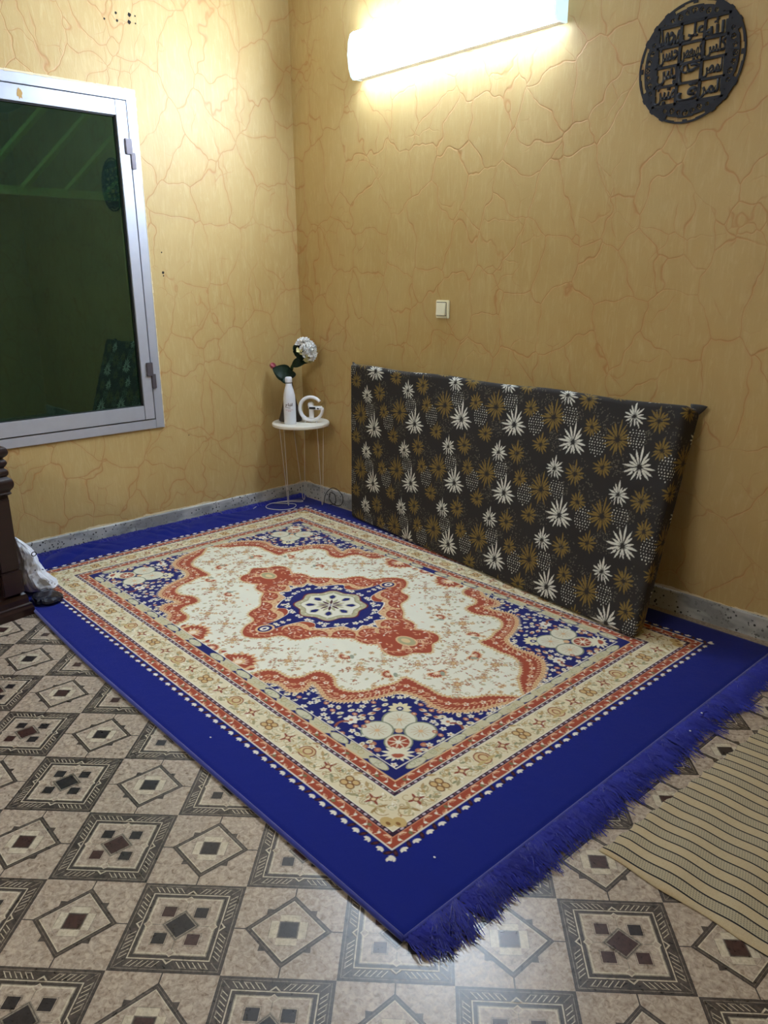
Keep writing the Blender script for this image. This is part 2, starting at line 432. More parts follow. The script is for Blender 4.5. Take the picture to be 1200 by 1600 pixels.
bm.faces.new(vs); wchild('paint_chip', bm, plain('tan_residue', (186, 150, 92), .8))
# ragged plaster along the top and right outer edge of the frame
bm = bmesh.new(); r = random.Random(3)
for k in range(90):
    y = WY0 + (WY1 - WY0) * k / 90; h = .004 + .006 * abs(noise.noise(Vector((k * .4, 0, 0))))
    box(bm, 0, .0135, y, y + (WY1 - WY0) / 90, WZ1 - h, WZ1 + h * .6)
for k in range(110):
    z = WZ0 + (WZ1 - WZ0) * k / 110; h = .0015 + .005 * abs(noise.noise(Vector((k * .37, 5, 0))))
    box(bm, 0, .0132, WY1 - h * .6, WY1 + h, z, z + (WZ1 - WZ0) / 110)
wchild('ragged_plaster_edge', bm, M['chip'])
# lean-to outside, seen dimly through the tinted glass
bm = bmesh.new(); box(bm, -1.6, -1.5, -3.6, .6, -.1, 1.85); struct('wall_outside', bm, M['outwall'])
bm = bmesh.new(); box(bm, -1.5, -1.45, -3.6, .6, 1.84, 1.89); struct('trim_1', bm, M['rafter'])
dvec = Vector((.44, .964, 1.094)).normalized()
for px in range(5):
    yb = -1.55 + px * .27; a = Vector((-1.44, yb, 1.88)); b = a + dvec * 1.6
    bm = bmesh.new(); tube(bm, [a, b], .022, 4); o = struct('trim_%d' % (px + 2), bm, M['rafter'])

ld = bpy.data.lights.new('outdoor_fill_light', 'POINT'); ld.energy = 110; ld.color = (.85, 1, .75); ld.shadow_soft_size = .1  # added point light, only there to brighten the rafters outside the glass
lo = bpy.data.objects.new('outdoor_fill_light', ld); lo.location = (-.55, -2.4, 2.2); COL.objects.link(lo)

# ------------------------------------------------------------------ 2D painter used for woven and printed patterns
class Paint:
    def __init__(s, w, h, res, ox=0, oy=0, bg=(0, 0, 0)):
        s.res = res; s.ox, s.oy = ox, oy; s.W = int(round(w / res)); s.H = int(round(h / res))
        s.a = np.empty((s.H, s.W, 3), np.float32); s.a[:] = lin(bg); s.clip = None
    def poly(s, pts, c):
        P = (np.asarray(pts, float) - (s.ox, s.oy)) / s.res
        x0 = max(0, int(P[:, 0].min())); x1 = min(s.W, int(P[:, 0].max()) + 2); y0 = max(0, int(P[:, 1].min())); y1 = min(s.H, int(P[:, 1].max()) + 2)
        if x1 <= x0 or y1 <= y0: return
        X = np.arange(x0, x1) + .5; Y = (np.arange(y0, y1) + .5)[:, None]
        m = np.zeros((y1 - y0, x1 - x0), bool)
        n = len(P)
        for i in range(n):
            ax, ay = P[i]; bx, by = P[(i + 1) % n]
            if ay == by: continue
            m ^= ((ay > Y) != (by > Y)) & (X < (bx - ax) * (Y - ay) / (by - ay) + ax)
        if s.clip is not None: m &= s.clip[y0:y1, x0:x1]
        s.a[y0:y1, x0:x1][m] = lin(c)
    def ell(s, x, y, rx, ry=None, ang=0, c=(0, 0, 0), n=14):
        ry = ry or rx; ca_, sa_ = math.cos(ang), math.sin(ang)
        s.poly([(x + rx * math.cos(t) * ca_ - ry * math.sin(t) * sa_, y + rx * math.cos(t) * sa_ + ry * math.sin(t) * ca_) for t in [2 * PI * k / n for k in range(n)]], c)
    def leaf(s, x, y, ang, L, w, c, fat=.5):
        ca_, sa_ = math.cos(ang), math.sin(ang); pr = [(0, 0), (.25, .38), (fat, .5), (.8, .32), (1, 0), (.8, -.32), (fat, -.5), (.25, -.38)]
        s.poly([(x + a * L * ca_ - b * w * sa_, y + a * L * sa_ + b * w * ca_) for a, b in pr], c)
    def line(s, pts, w, c):
        for (ax, ay), (bx, by) in zip(pts, pts[1:]):
            dx, dy = bx - ax, by - ay; l = math.hypot(dx, dy) or 1e-9; nx, ny = -dy / l * w / 2, dx / l * w / 2; ex, ey = dx / l * w * .3, dy / l * w * .3
            s.poly([(ax + nx - ex, ay + ny - ey), (bx + nx + ex, by + ny + ey), (bx - nx + ex, by - ny + ey), (ax - nx - ex, ay - ny - ey)], c)
    def arc(s, x, y, r, a0, a1, w, c, k=1.0, n=10):
        s.line([(x + r * (1 + (k - 1) * i / n) * math.cos(a0 + (a1 - a0) * i / n), y + r * (1 + (k - 1) * i / n) * math.sin(a0 + (a1 - a0) * i / n)) for i in range(n + 1)], w, c)
    def flower(s, x, y, r, n, c, cc, rot=0, w=.9, core=.3):
        for k in range(n): s.leaf(x, y, rot + 2 * PI * k / n, r, r * w * 4 / n if n > 5 else r * w * .7, c, .62)
        s.ell(x, y, r * core, c=cc, n=9)
    def down(s, f=2):
        H, W = s.H // f * f, s.W // f * f
        return s.a[:H, :W].reshape(H // f, f, W // f, f, 3).mean((1, 3))

# ------------------------------------------------------------------ carpet
NAVY, BLUE, CREAM, GOLD, RUST = (24, 32, 104), (14, 30, 122), (238, 236, 216), (226, 186, 140), (166, 76, 52)
BEIGE, BROWN, OLIVE, PLUM, WHT, PINK = (232, 220, 184), (150, 108, 66), (178, 172, 132), (48, 28, 50), (238, 232, 214), (206, 140, 108)
HX, HY = 1.233, .799
def scallop(pts, step, r, side):       # points marching along a polyline
    out = []; acc = 0
    for (ax, ay), (bx, by) in zip(pts, pts[1:]):
        l = math.hypot(bx - ax, by - ay); t = -acc
        while t + step <= l:
            t += step; out.append((ax + (bx - ax) * t / l, ay + (by - ay) * t / l, math.atan2(by - ay, bx - ax) + side * PI / 2))
        acc = l - t
    return out
def sm(P, k=5): return [(p[0], p[1]) for p in catmull([(a, b, 0) for a, b in P], k)]
def carpet_pattern():
    R = random.Random(11)
    p = Paint(1.272, .838, .001, 0, 0, BLUE)
    X = (np.arange(p.W) + .5) * p.res; Y = ((np.arange(p.H) + .5) * p.res)[:, None]
    def band(d, c): p.a[(X < HX - d) & (Y < HY - d)] = lin(c)
    # little tufts outside the border
    def side(a, d, s): return (a, HY - d) if s == 0 else (HX - d, a)
    for s in (0, 1):
        Lh = (HX, HY)[s]; n = int((Lh + .02) / .0447); ang = PI / 2 if s == 0 else 0
        for k in range(n + 1):
            a = Lh + .021 - k * .0447; x, y = side(a, -.017, s)
            mx, my = side(a - .022, -.012, s)
            p.ell(mx, my, .013, .006, ang + .5, (44, 20, 34)); p.ell(mx, my, .006, .003, ang + .5, (92, 40, 44))
            for da in (-.8, 0, .8): p.leaf(*side(a, -.010, s), ang + da + (0 if k % 2 else .2), .016, .008, WHT, .7)
    band(0, WHT); band(.004, RUST); band(.030, PINK); band(.033, PLUM); band(.045, WHT); band(.048, BEIGE)
    band(.139, WHT); band(.142, PLUM); band(.154, WHT); band(.157, RUST); band(.185, GOLD); band(.190, NAVY); band(.2245, WHT); band(.228, NAVY)
    for s in (0, 1):
        Lh = (HX, HY)[s]; fl = lambda t: t if s == 0 else PI / 2 - t
        # rust bands
        for d, w in ((.017, .024), (.171, .026)):
            k = 0; a = .02
            while a < Lh - d - .012:
                x, y = side(a, d, s); sg = 1 if k % 2 else -1
                p.leaf(*side(a - .012, d - sg * .004, s), fl(.35 * sg), .024, .012, (232, 196, 160), .4)
                p.leaf(*side(a - .008, d - sg * .003, s), fl(.35 * sg), .016, .006, (190, 110, 76), .4)
                p.line([side(a + .012, d + .010, s), side(a + .022, d, s), side(a + .016, d - .010, s)], .0028, (236, 206, 172))
                p.ell(*side(a + .020, d + .003 * sg, s), .0045, c=WHT)
                if k % 3 == 0: p.ell(*side(a + .028, d - .004 * sg, s), .007, .005, 0, (126, 120, 84))
                a += .045; k += 1
        for d in (.039, .148):
            a = .0
            while a < Lh - d - .006:
                p.ell(*side(a, d, s), *((.006, .0032) if s == 0 else (.0032, .006)), 0, (206, 190, 200)); p.ell(*side(a + .012, d, s), .004, .003, 0, (120, 84, 96)); a += .026
        a = .01
        while a < Lh - .10:
            for _ in range(5):
                cx_, cy_ = side(a + R.uniform(-.012, .012), R.uniform(.060, .129), s); r_ = R.uniform(.007, .013); a0 = R.random() * 6
                p.arc(cx_, cy_, r_, a0, a0 + R.uniform(3, 5), .0022, ((196, 172, 124), (172, 150, 104), (246, 240, 218), (178, 176, 140))[R.randrange(4)], .4, 9)
                if R.random() < .6: p.leaf(cx_, cy_, a0, r_ * 1.5, r_ * .55, ((206, 178, 128), (250, 244, 226), (184, 180, 140), (182, 130, 92))[R.randrange(4)])
            a += .024
        # beige band: four-lobed rosettes and palmettes linked by scrolls
        Ls, nn = ((.193, 6), (.178, 4))[s]
        for k in range(nn + 1):
            a = k * Ls
            if a > Lh - .10: break
            four = (k % 2 == 1) if s == 0 else (k % 2 == 1)
            x, y = side(a, .094, s)
            if True:
                for sg in (-1, 1):      # scrolls
                    for q, (da, dd, r) in enumerate(((.048, .020, .019), (.062, -.022, .017), (.034, -.028, .012))):
                        cx_, cy_ = side(a + sg * da, .094 + dd * sg, s); a0 = R.random() * 6
                        p.arc(cx_, cy_, r, a0, a0 + 5.2, .0022, (176, 150, 102), .35, 14)
                        p.arc(cx_, cy_, r * 1.15, a0 + 1, a0 + 3.5, .0018, OLIVE, 1, 8)
                        for z in range(3): p.leaf(cx_, cy_, a0 + z * 2.1, r * 1.1, r * .45, ((150, 150, 116), (196, 164, 110), (232, 224, 198))[z])
                    p.leaf(*side(a + sg * .026, .13, s), fl(sg * .6), .03, .010, (190, 160, 110)); p.leaf(*side(a + sg * .03, .058, s), fl(-sg * .5 + (PI if sg < 0 else 0)), .03, .010, (170, 160, 120))
            if four:
                p.ell(x, y, .034, .026, 0 if s == 0 else PI / 2, (224, 214, 178)); 
                for ax_, ay_ in ((-1, -1), (1, -1), (1, 1), (-1, 1)):
                    p.ell(x + ax_ * .0125, y + ay_ * .0105, .0145, .0115, 0, (132, 90, 50)); p.ell(x + ax_ * .0125, y + ay_ * .0105, .0105, .0078, 0, (214, 180, 124))
            else:
                p.ell(x, y, .030, .026, 0, (150, 84, 56)); p.ell(x, y, .026, .022, 0, (222, 196, 146)); p.ell(x, y - .003, .018, .015, 0, (158, 92, 60)); p.ell(x, y - .003, .013, .011, 0, (220, 196, 146))
                p.leaf(*side(a, .08, s), fl(0), .04, .012, (204, 178, 120)); p.leaf(*side(a, .08, s), fl(0) + PI, .04, .012, (204, 178, 120))
            xk, yk = side(a + Ls / 2, .094, s)
            if a + Ls / 2 < Lh - .12:
                for q in range(4): p.leaf(xk, yk, PI / 4 * (q % 2) * 0 + q * PI / 2 + .3, .027, .008, (146, 70, 52))
                p.ell(xk, yk, .0105, c=(146, 84, 56)); p.ell(xk, yk, .0062, c=(230, 205, 160))
                for sg in (-1, 1): p.arc(*side(a + Ls / 2 + sg * .012, .094 + sg * .024, s), .016, 0, 4.4, .0022, (186, 160, 108), .4, 12)
        # cloud band
        Lc = .1755 if s == 0 else .170
        for k in range(8):
            a = .079 + k * Lc - (Lc if s == 0 else 0) if s == 0 else k * Lc
            if a < -.05 or a > Lh - .225: continue
            x, y = side(a, .207, s)
            w, h = (.040, .0155) if s == 0 else (.0155, .040)
            p.ell(x, y, w, h, 0, OLIVE); p.ell(x, y, w * .88, h * .84, 0, (212, 208, 178))
            for q in range(4): p.arc(x + R.uniform(-.4, .4) * w, y + R.uniform(-.4, .4) * h, .008, R.random() * 6, R.random() * 6 + 3, .002, (172, 172, 136))
            a2 = a + Lc / 2
            if a2 < Lh - .25:
                x, y = side(a2, .207, s); w, h = (.052, .0175) if s == 0 else (.0175, .052)
                p.poly([(x - w, y - h * .9), (x - w * .6, y - h), (x + w * .6, y - h), (x + w, y - h * .9), (x + w * .78, y - h * .3), (x + w, y + h * .2), (x + w * .7, y + h), (x - w * .7, y + h), (x - w, y + h * .3), (x - w * .78, y - h * .1)], (208, 200, 164))
                for q in range(6): p.arc(x + R.uniform(-.6, .6) * w, y + R.uniform(-.5, .5) * h, .009, R.random() * 6, R.random() * 6 + 3, .0025, ((176, 176, 138), (190, 170, 120))[q % 2])
    # palmette in the corner of the beige band
    cx_, cy_ = HX - .075, HY - .075
    for sg in (-1, 1): p.arc(cx_ - .03 + sg * .022, cy_ - .03 - sg * .022, .026, 0, 5, .003, (180, 150, 100), .4, 14); p.ell(cx_ + .004 + sg * .011, cy_ + .004 - sg * .011, .021, .017, -PI / 4 * 0, (206, 176, 116)); p.ell(cx_ + .008 + sg * .009, cy_ + .008 - sg * .009, .008, .005, 0, (140, 100, 54))
    for sg in (-1, 1):
        for k in range(4): p.leaf(cx_ - .035 + sg * .03, cy_ - .035 - sg * .03, -PI / 4 + sg * .4 + k * 1.3, .03, .009, (200, 184, 136) if k % 2 else (170, 140, 90))
    # ---- field
    inner = (X < HX - .228) & (Y < HY - .228); p.clip = inner
    blue_edge = [(1.02, .040), (.990, .092), (.972, .150), (.945, .200), (.905, .245), (.850, .258), (.790, .250), (.742, .262), (.715, .278),
                 (.702, .300), (.690, .345), (.668, .395), (.640, .440), (.600, .474), (.560, .476), (.516, .460), (.462, .452), (.484, .492), (.480, .520), (.450, .542), (.404, .537), (.370, .545), (.335, .58)]
    red_edge = [(1.02, .0), (.985, .022), (.955, .050), (.921, .085), (.905, .120), (.880, .150), (.845, .180), (.806, .192), (.760, .186), (.720, .190), (.690, .188), (.650, .196),
                (.657, .230), (.655, .262), (.640, .300), (.632, .345), (.610, .382), (.575, .405), (.530, .403), (.495, .378), (.455, .372), (.415, .385), (.405, .420), (.408, .450), (.385, .484), (.345, .490), (.310, .492), (.280, .520), (.270, .58)]
    be = sm(blue_edge, 4); re = sm(red_edge, 4)
    p.poly(be + [(.0, .6), (0, 0), (1.02, 0)], RUST)
    for x, y, t in scallop(be, .0115, .01, -1):
        p.leaf(x + .004 * math.cos(t + PI), y + .004 * math.sin(t + PI), t + PI * .0 + .5, .024, .006, (236, 214, 176))
    p.line(be, .013, GOLD)
    for x, y, t in scallop(be, .0175, .01, -1):
        p.ell(x + .005 * math.cos(t + PI), y + .005 * math.sin(t + PI), .0065, .0065, 0, GOLD)
        p.arc(x, y, .006, t, t + 4, .0022, (170, 112, 72), .5, 6); p.leaf(x + .012 * math.cos(t + PI), y + .012 * math.sin(t + PI), t + PI + .7, .017, .005, (236, 196, 152))
    p.poly(re + [(0, .6), (0, 0), (1.02, 0)], CREAM)
    p.line(re, .009, (222, 192, 140))
    for x, y, t in scallop(re, .016, .01, -1):
        p.leaf(x, y, t + R.uniform(-.5, .5) + PI, .013, .005, (206, 166, 110)); p.leaf(x, y, t + .4, .012, .006, (226, 190, 150))
    mid = sm([((a[0] + b[0]) / 2, (a[1] + b[1]) / 2) for a, b in zip([be[int(k * (len(be) - 1) / 40)] for k in range(41)], [re[int(k * (len(re) - 1) / 40)] for k in range(41)])], 2)
    for k, (x, y, t) in enumerate(scallop(mid, .0145, .01, 1)):
        if k % 4 == 0: p.flower(x, y, .012, 5, (240, 224, 200), RUST, t)
        elif k % 2: p.leaf(x, y, t + 1.2, .018, .007, (228, 180, 140)); p.leaf(x, y, t - 1.6, .014, .006, (214, 150, 112))
        else: p.arc(x, y, .009, t, t + 4.4, .0028, (226, 170, 130), .5, 8)
    # half palmettes on the long edges of the cream field
    def palm(x, y, r, ang, w=1.0):
        for k in range(11):
            t = ang - 1.7 + 3.4 * k / 10; p.leaf(x, y, t, r * (1.05 + .08 * (k % 2)), r * .42, GOLD, .75)
        for k in range(9):
            t = ang - 1.5 + 3.0 * k / 8; p.leaf(x, y, t, r * .92, r * .34, RUST, .72)
        for k in range(7):
            t = ang - 1.2 + 2.4 * k / 6; p.leaf(x + .2 * r * math.cos(t), y + .2 * r * math.sin(t), t, r * .4, r * .10, (236, 206, 176))
        p.ell(x + r * .12 * math.cos(ang), y + r * .12 * math.sin(ang), r * .3, c=GOLD); p.ell(x + r * .1 * math.cos(ang), y + r * .1 * math.sin(ang), r * .18, c=(244, 226, 200))
    palm(.165, .562, .078, -PI / 2 - .1); palm(0, .571, .034, -PI / 2)
    for x, y in ((.235, .565), (.09, .568), (.05, .566)): p.leaf(x, y, -PI / 2 + .5, .03, .018, RUST); p.leaf(x, y, -PI / 2 - .6, .026, .014, GOLD)
    # ---- cream field: sprays of small flowers, tied to a few hand-set clusters
    SB, SR, SO, SG = (204, 172, 132), (176, 124, 96), (192, 190, 158), (160, 166, 144)
    occ = []
    def infield(x, y):
        ax = p.a[min(p.H - 1, int(y / .001)), min(p.W - 1, int(x / .001))]; return abs(ax - np.array(lin(CREAM))).sum() < .01
    def spray(x, y, ang, n, sc):
        a = ang; px_, py_ = x, y; pts = [(x, y)]
        for k in range(n):
            a += R.uniform(-.35, .5); px_ += .017 * sc * math.cos(a); py_ += .017 * sc * math.sin(a)
            pts.append((px_, py_))
        p.line(pts, .0020, SB)
        for k, (u, v) in enumerate(pts[1:]):
            for sg in (-1, 1): p.leaf(u, v, a + sg * R.uniform(.8, 1.3), .014 * sc, .0062 * sc, (SR, SB, SO)[R.randrange(3)])
        p.leaf(px_, py_, a, .017 * sc, .008 * sc, SR)
    def cluster(x, y, sc=1.0):
        for k in range(6):
            spray(x, y, 2 * PI * k / 6 + R.uniform(-.3, .3), R.randrange(3, 6), sc)
        p.flower(x, y, .021 * sc, 8, (196, 150, 104), SR, 0, .8); p.ell(x, y, .0065 * sc, c=(222, 190, 140))
        for k in range(4):
            t = PI / 4 + k * PI / 2; p.flower(x + .034 * sc * math.cos(t), y + .034 * sc * math.sin(t), .011 * sc, 6, SR if k % 2 else (210, 176, 128), (226, 206, 164))
    main = [(.50, .27, 1.15), (.81, .10, 1.0), (.70, .0, .9), (.28, .42, .9), (.52, .17, .7), (.145, .42, .75), (.0, .47, .8), (.62, .10, .8), (.84, .0, .7), (.345, .30, .75)]
    for x, y, s_ in main:
        cluster(x, y, s_); occ.append((x, y, .055 * s_))
    for x, y, r_, a_ in ((.705, .095, .038, .3), (.395, .245, .03, 1.2), (.60, .22, .03, 2)):       # small red buds with grey leaves
        palm(x, y, r_, a_); p.ell(x + .02, y - .012, .016, .008, .6, SG); occ.append((x, y, .03))
    tries = 0
    while tries < 1500:
        tries += 1; x, y = R.uniform(.0, 1.0), R.uniform(0, .57)
        if not infield(x, y) or (x / .60) ** 2 + (y / .42) ** 2 < .62 or any((x - a) ** 2 + (y - b) ** 2 < c * c for a, b, c in occ): continue
        k = R.randrange(6); occ.append((x, y, .026))
        if k == 0: p.flower(x, y, .013, 6, (214, 184, 140), SR)
        elif k == 1: spray(x, y, R.random() * 6.28, 3, .6)
        elif k == 2: p.arc(x, y, .011, R.random() * 6, R.random() * 6 + 4, .0022, (196, 170, 120), .5, 8); p.leaf(x, y, R.random() * 6, .014, .007, SO)
        elif k == 3: p.ell(x, y, .010, .006, R.random() * 3, SO); p.ell(x, y, .005, .003, 0, (206, 180, 130))
        elif k == 4: p.leaf(x, y, R.random() * 6.28, .022, .008, (200, 160, 112)); p.leaf(x, y, R.random() * 6.28, .017, .006, SR)
        else: spray(x, y, R.random() * 6.28, 4, .5)
    # ---- medallion
    red = [(0, .425), (.035, .410), (.070, .372), (.085, .330), (.110, .310), (.155, .305), (.180, .270), (.192, .225), (.225, .196), (.262, .172), (.300, .134), (.345, .132), (.385, .120), (.405, .090),
           (.430, .102), (.465, .120), (.512, .118), (.540, .088), (.545, .050), (.575, .020), (.588, 0)]
    rd = sm(red, 4); p.line(rd, .012, (224, 196, 146))
    for x, y, t in scallop(rd, .015, .01, 1): p.leaf(x, y, t + R.uniform(-.5, .5), .015, .007, (220, 186, 134))
    p.poly(rd + [(0, 0)], RUST)
    rd2 = sm([(a * .93, b * .93) for a, b in red], 4)
    for k, (x, y, t) in enumerate(scallop(rd2, .022, .01, 1)):
        if k % 3 == 0: p.leaf(x, y, t + PI, .020, .010, (240, 220, 198)); 
        p.arc(x, y, .010, t, t + 4.5, .003, (226, 172, 134), .4, 8)
        p.leaf(x, y, t + 1.9, .022, .007, (218, 158, 120)); p.leaf(x, y, t - 2.0, .018, .006, (206, 140, 104))
    for k in range(60):
        x, y = R.uniform(.0, .5), R.uniform(0, .34)
        if (x / .50) ** 2 + (y / .33) ** 2 > 1: continue
        p.leaf(x, y, R.random() * 6.28, .018, .007, (226, 168, 130) if k % 3 else (240, 222, 200))
    p.ell(.46, .0, .050, .035, 0, GOLD); p.ell(.46, .0, .042, .028, 0, OLIVE); p.ell(.455, 0, .022, .014, 0, (226, 200, 150))
    for k in range(5): p.arc(.49 + .008 * k, .03 + .006 * k, .02, k, k + 4, .003, (236, 200, 160), .5)
    star = [(.304, .0), (.245, .030), (.262, .080), (.198, .092), (.180, .128), (.138, .184), (.098, .160), (.056, .180), (.038, .228), (.030, .268), (.027, .31), (.012, .342), (0, .345)]
    def concave(P):
        out = []
        for (a, b), (c, d) in zip(P, P[1:]): out += [(a, b)]
        return out + [P[-1]]
    tmp = p.a.copy(); p.a[:] = 0; p.poly([(a * .985, b * .985) for a, b in rd] + [(0, 0)], WHT); redm = p.a.sum(2) > .5; p.a[:] = 0; p.poly(sm([(a * 1.30 + .006, b * 1.30 + .006) for a, b in star], 3) + [(0, 0)], WHT); halo = (p.a.sum(2) > .5) & inner; p.a = tmp
    # gold scalloped lobes bulging in between the star's points
    for x, y, r in ((.295, .055, .052), (.243, .135, .060), (.175, .212, .064), (.085, .245, .054), (.335, -.005, .042)):
        p.clip = halo & redm
        p.ell(x, y, r, c=GOLD, n=26)
        for k in range(16):
            t = 2 * PI * k / 16; p.leaf(x + r * .62 * math.cos(t), y + r * .62 * math.sin(t), t, r * .28, r * .07, (176, 96, 66))
        p.clip = redm
        ln_ = math.hypot(x, y); ux, uy = x / ln_, y / ln_; x += ux * r * .30; y += uy * r * .30
        p.ell(x, y, r * .80, c=RUST, n=24)
        for k in range(9):
            a = k * .7; p.leaf(x + r * .3 * math.cos(a), y + r * .3 * math.sin(a), a + .8, r * .45, r * .13, ((232, 176, 140), (242, 222, 200), (214, 140, 104))[k % 3])
        p.arc(x, y, r * .3, 0, 4.4, .003, (240, 206, 176), .4, 10)
    p.clip = inner; p.poly(sm(star, 3) + [(0, 0)], WHT)
    sc_ = [(a * .975, b * .975) for a, b in star]; p.poly(sm(sc_, 3) + [(0, 0)], NAVY)
    p.ell(0, .330, .036, .040, 0, GOLD); p.ell(0, .330, .027, .031, 0, NAVY); p.ell(0, .332, .016, .020, 0, WHT); p.ell(0, .332, .006, .010, 0, NAVY)
    for k in range(26):      # ring of small white blossoms
        t = PI / 2 * (k + .5) / 13; 
        if k >= 13: break
        rr = 1 / math.sqrt((math.cos(t) / .212) ** 2 + (math.sin(t) / .164) ** 2)
        x, y = rr * math.cos(t), rr * math.sin(t)
        if k % 3 == 1: p.flower(x, y, .015, 5, WHT, (210, 180, 120), t)
        elif k % 3 == 0: p.ell(x, y, .011, .008, t, WHT); p.ell(x, y, .004, .003, t, NAVY)
        else: p.leaf(x - .01, y - .004, t + 1.3, .022, .010, WHT)
    for k in range(3): p.flower(.0 + .004 * k, .215 + .03 * k, .011, 5, WHT, GOLD)
    p.flower(.262, .006, .014, 5, WHT, GOLD); p.flower(.24, .075, .012, 5, WHT, GOLD); p.flower(.14, .145, .012, 5, WHT, GOLD)
    def rosette(r, c, amp=.07, ax=1.03, ay=.97):
        p.poly([(r * ax * (1 + amp * math.cos(8 * t)) * math.cos(t), r * ay * (1 + amp * math.cos(8 * t)) * math.sin(t)) for t in [2 * PI * k / 96 for k in range(96)]], c)
    rosette(.150, (120, 44, 44)); rosette(.143, (186, 180, 144)); rosette(.122, (160, 156, 122)); rosette(.117, (234, 230, 210))
    for k in range(24):
        t = 2 * PI * k / 24; p.ell(.132 * math.cos(t), .130 * math.sin(t), .005, c=(220, 214, 184))
    for k in range(8):
        t = PI / 4 * k; p.leaf(.112 * math.cos(t), .110 * math.sin(t), t + PI, .052, .036, (190, 186, 150), .35)
        p.leaf(.108 * math.cos(t), .106 * math.sin(t), t + PI, .042, .027, NAVY, .4)
        t += PI / 8
        p.leaf(.02 * math.cos(t), .02 * math.sin(t), t, .045, .014, (180, 176, 136))
    for k in range(8):
        t = PI / 4 * k + .0; p.leaf(.006 * math.cos(t), .006 * math.sin(t), t, .050, .012, (70, 24, 40))
    p.ell(0, 0, .010, c=WHT); p.ell(0, 0, .005, c=NAVY)
    # ---- spandrel flowers on navy
    nav = np.array(lin(NAVY)); navm = (abs(p.a - nav).sum(2) < .001) & (X > .33) & (Y > .03) & ((X > .34) | (Y > .5)) & ~((X / .33) ** 2 + (Y / .36) ** 2 < 1.1) & inner
    p.clip = navm
    D = PI / 4; cx_, cy_ = .876, .436
    occ = [(cx_, cy_, .105)]
    def at(u, v): return cx_ + (u - v) * math.sqrt(.5), cy_ + (u + v) * math.sqrt(.5)      # u towards the corner
    for (u, v, r) in ((-.060, 0, .056), (0, -.066, .052), (0, .066, .052)):
        x, y = at(u, v); p.ell(x, y, r, c=(140, 146, 120), n=20); p.ell(x, y, r * .9, c=(226, 222, 198), n=20)
        for k in range(12):
            p.line([(x, y), (x + r * .6 * math.cos(k * .5236), y + r * .6 * math.sin(k * .5236))], .0018, (200, 168, 116))
        p.ell(x, y, r * .14, c=GOLD)
    x, y = at(.060, 0); p.ell(x, y, .044, c=(140, 146, 120), n=20); p.ell(x, y, .040, c=(228, 216, 188), n=20); p.ell(x, y, .033, c=RUST, n=20)
    for k in range(8): p.leaf(x, y, D + k * PI / 4 + .2, .033, .006, (232, 208, 176))
    p.ell(x, y, .009, c=WHT); p.ell(cx_, cy_, .012, c=GOLD)
    x, y = at(.118, 0)
    for k in range(14):
        a = 2 * PI * k / 14; L_ = .030 + .022 * abs(math.sin(a)); p.leaf(x, y, D + a, L_, .013, (236, 228, 200))
    for k in range(9): p.leaf(x, y, D - 1.2 + 2.4 * k / 8, .022, .008, (176, 92, 66))
    occ.append((x, y, .052))
    x, y = at(-.125, 0)
    for k in range(7): p.leaf(x, y, D - 1.9 + 3.8 * k / 6 + PI, .040, .020, (232, 220, 178))
    p.ell(x, y, .012, c=NAVY); p.ell(x, y, .006, c=WHT); occ.append((x, y, .05))
    for sg in (-1, 1):
        x, y = at(-.055, sg * .150); p.flower(x, y, .027, 7, WHT, (196, 130, 90), 0, 1.1, .25); occ.append((x, y, .032))
        x, y = at(-.02, sg * .165); p.arc(x, y, .03, D + sg * 1.5, D + sg * 3.4, .009, (150, 84, 66), .9, 8); occ.append((x, y, .03))
        for u, v in ((-.10, .075), (-.085, .105), (-.125, .06)):
            x, y = at(u, sg * v); p.leaf(x, y, D + sg * 1.1, .03, .018, (232, 218, 184)); p.leaf(x, y, D + sg * 1.1, .018, .010, (176, 100, 76)); occ.append((x, y, .025))
        for u, v in ((.07, .075), (.10, .06), (.085, .098), (.115, .085)):
            x, y = at(u, sg * v); p.ell(x, y, .011, c=(176, 112, 88)); p.ell(x, y, .005, c=(206, 160, 120)); occ.append((x, y, .014))
    ys, xs = np.nonzero(navm[::6, ::6]); idx = list(range(len(xs))); R.shuffle(idx); cnt = 0
    for i in idx:
        x, y = xs[i] * .006, ys[i] * .006
        if any((x - a) ** 2 + (y - b) ** 2 < c * c for a, b, c in occ): continue
        occ.append((x, y, .0235)); k = R.randrange(6); cnt += 1
        if k < 2: p.flower(x, y, .0125, 5, WHT, (200, 170, 120), R.random())
        elif k == 2: p.ell(x, y, .012, .008, R.random() * 3, (230, 224, 196)); p.ell(x, y, .004, .003, 0, (190, 150, 90))
        elif k == 3:
            a = R.random() * 6
            for z in range(3): p.leaf(x, y, a + z * .7, .015, .006, (226, 222, 200))
        elif k == 4: p.ell(x, y, .010, .008, 0, (184, 116, 92)); p.ell(x, y, .004, c=(230, 200, 160))
        else: p.leaf(x - .008, y, R.random() * 6, .019, .009, (228, 222, 196))
    p.clip = None
    return p.down(2)
q = carpet_pattern()                                 # quarter at 2 mm
full = np.concatenate([q[::-1], q], 0); full = np.concatenate([full[:, ::-1], full], 1)
PH, PW = full.shape[:2]                              # rows (y), columns (x)
phi = -.0079; ccx, ccy = 1.4964, -.9999
cph, sph = math.cos(phi), math.sin(phi)
CX0 = ((.26314 + 2.7296) / 2); CY0 = (-1.79901 - .20069) / 2
ccx, ccy = cph * CX0 - sph * CY0, sph * CX0 + cph * CY0
gx = np.concatenate([np.linspace(-1.437, -PW * .001, 40)[:-1], -PW * .001 + .002 * (np.arange(PW) + .5), np.linspace(PW * .001, 1.437, 14)[1:]])
gy = np.concatenate([np.linspace(-.955, -PH * .001, 12)[:-1], -PH * .001 + .002 * (np.arange(PH) + .5), np.linspace(PH * .001, .955, 12)[1:]])
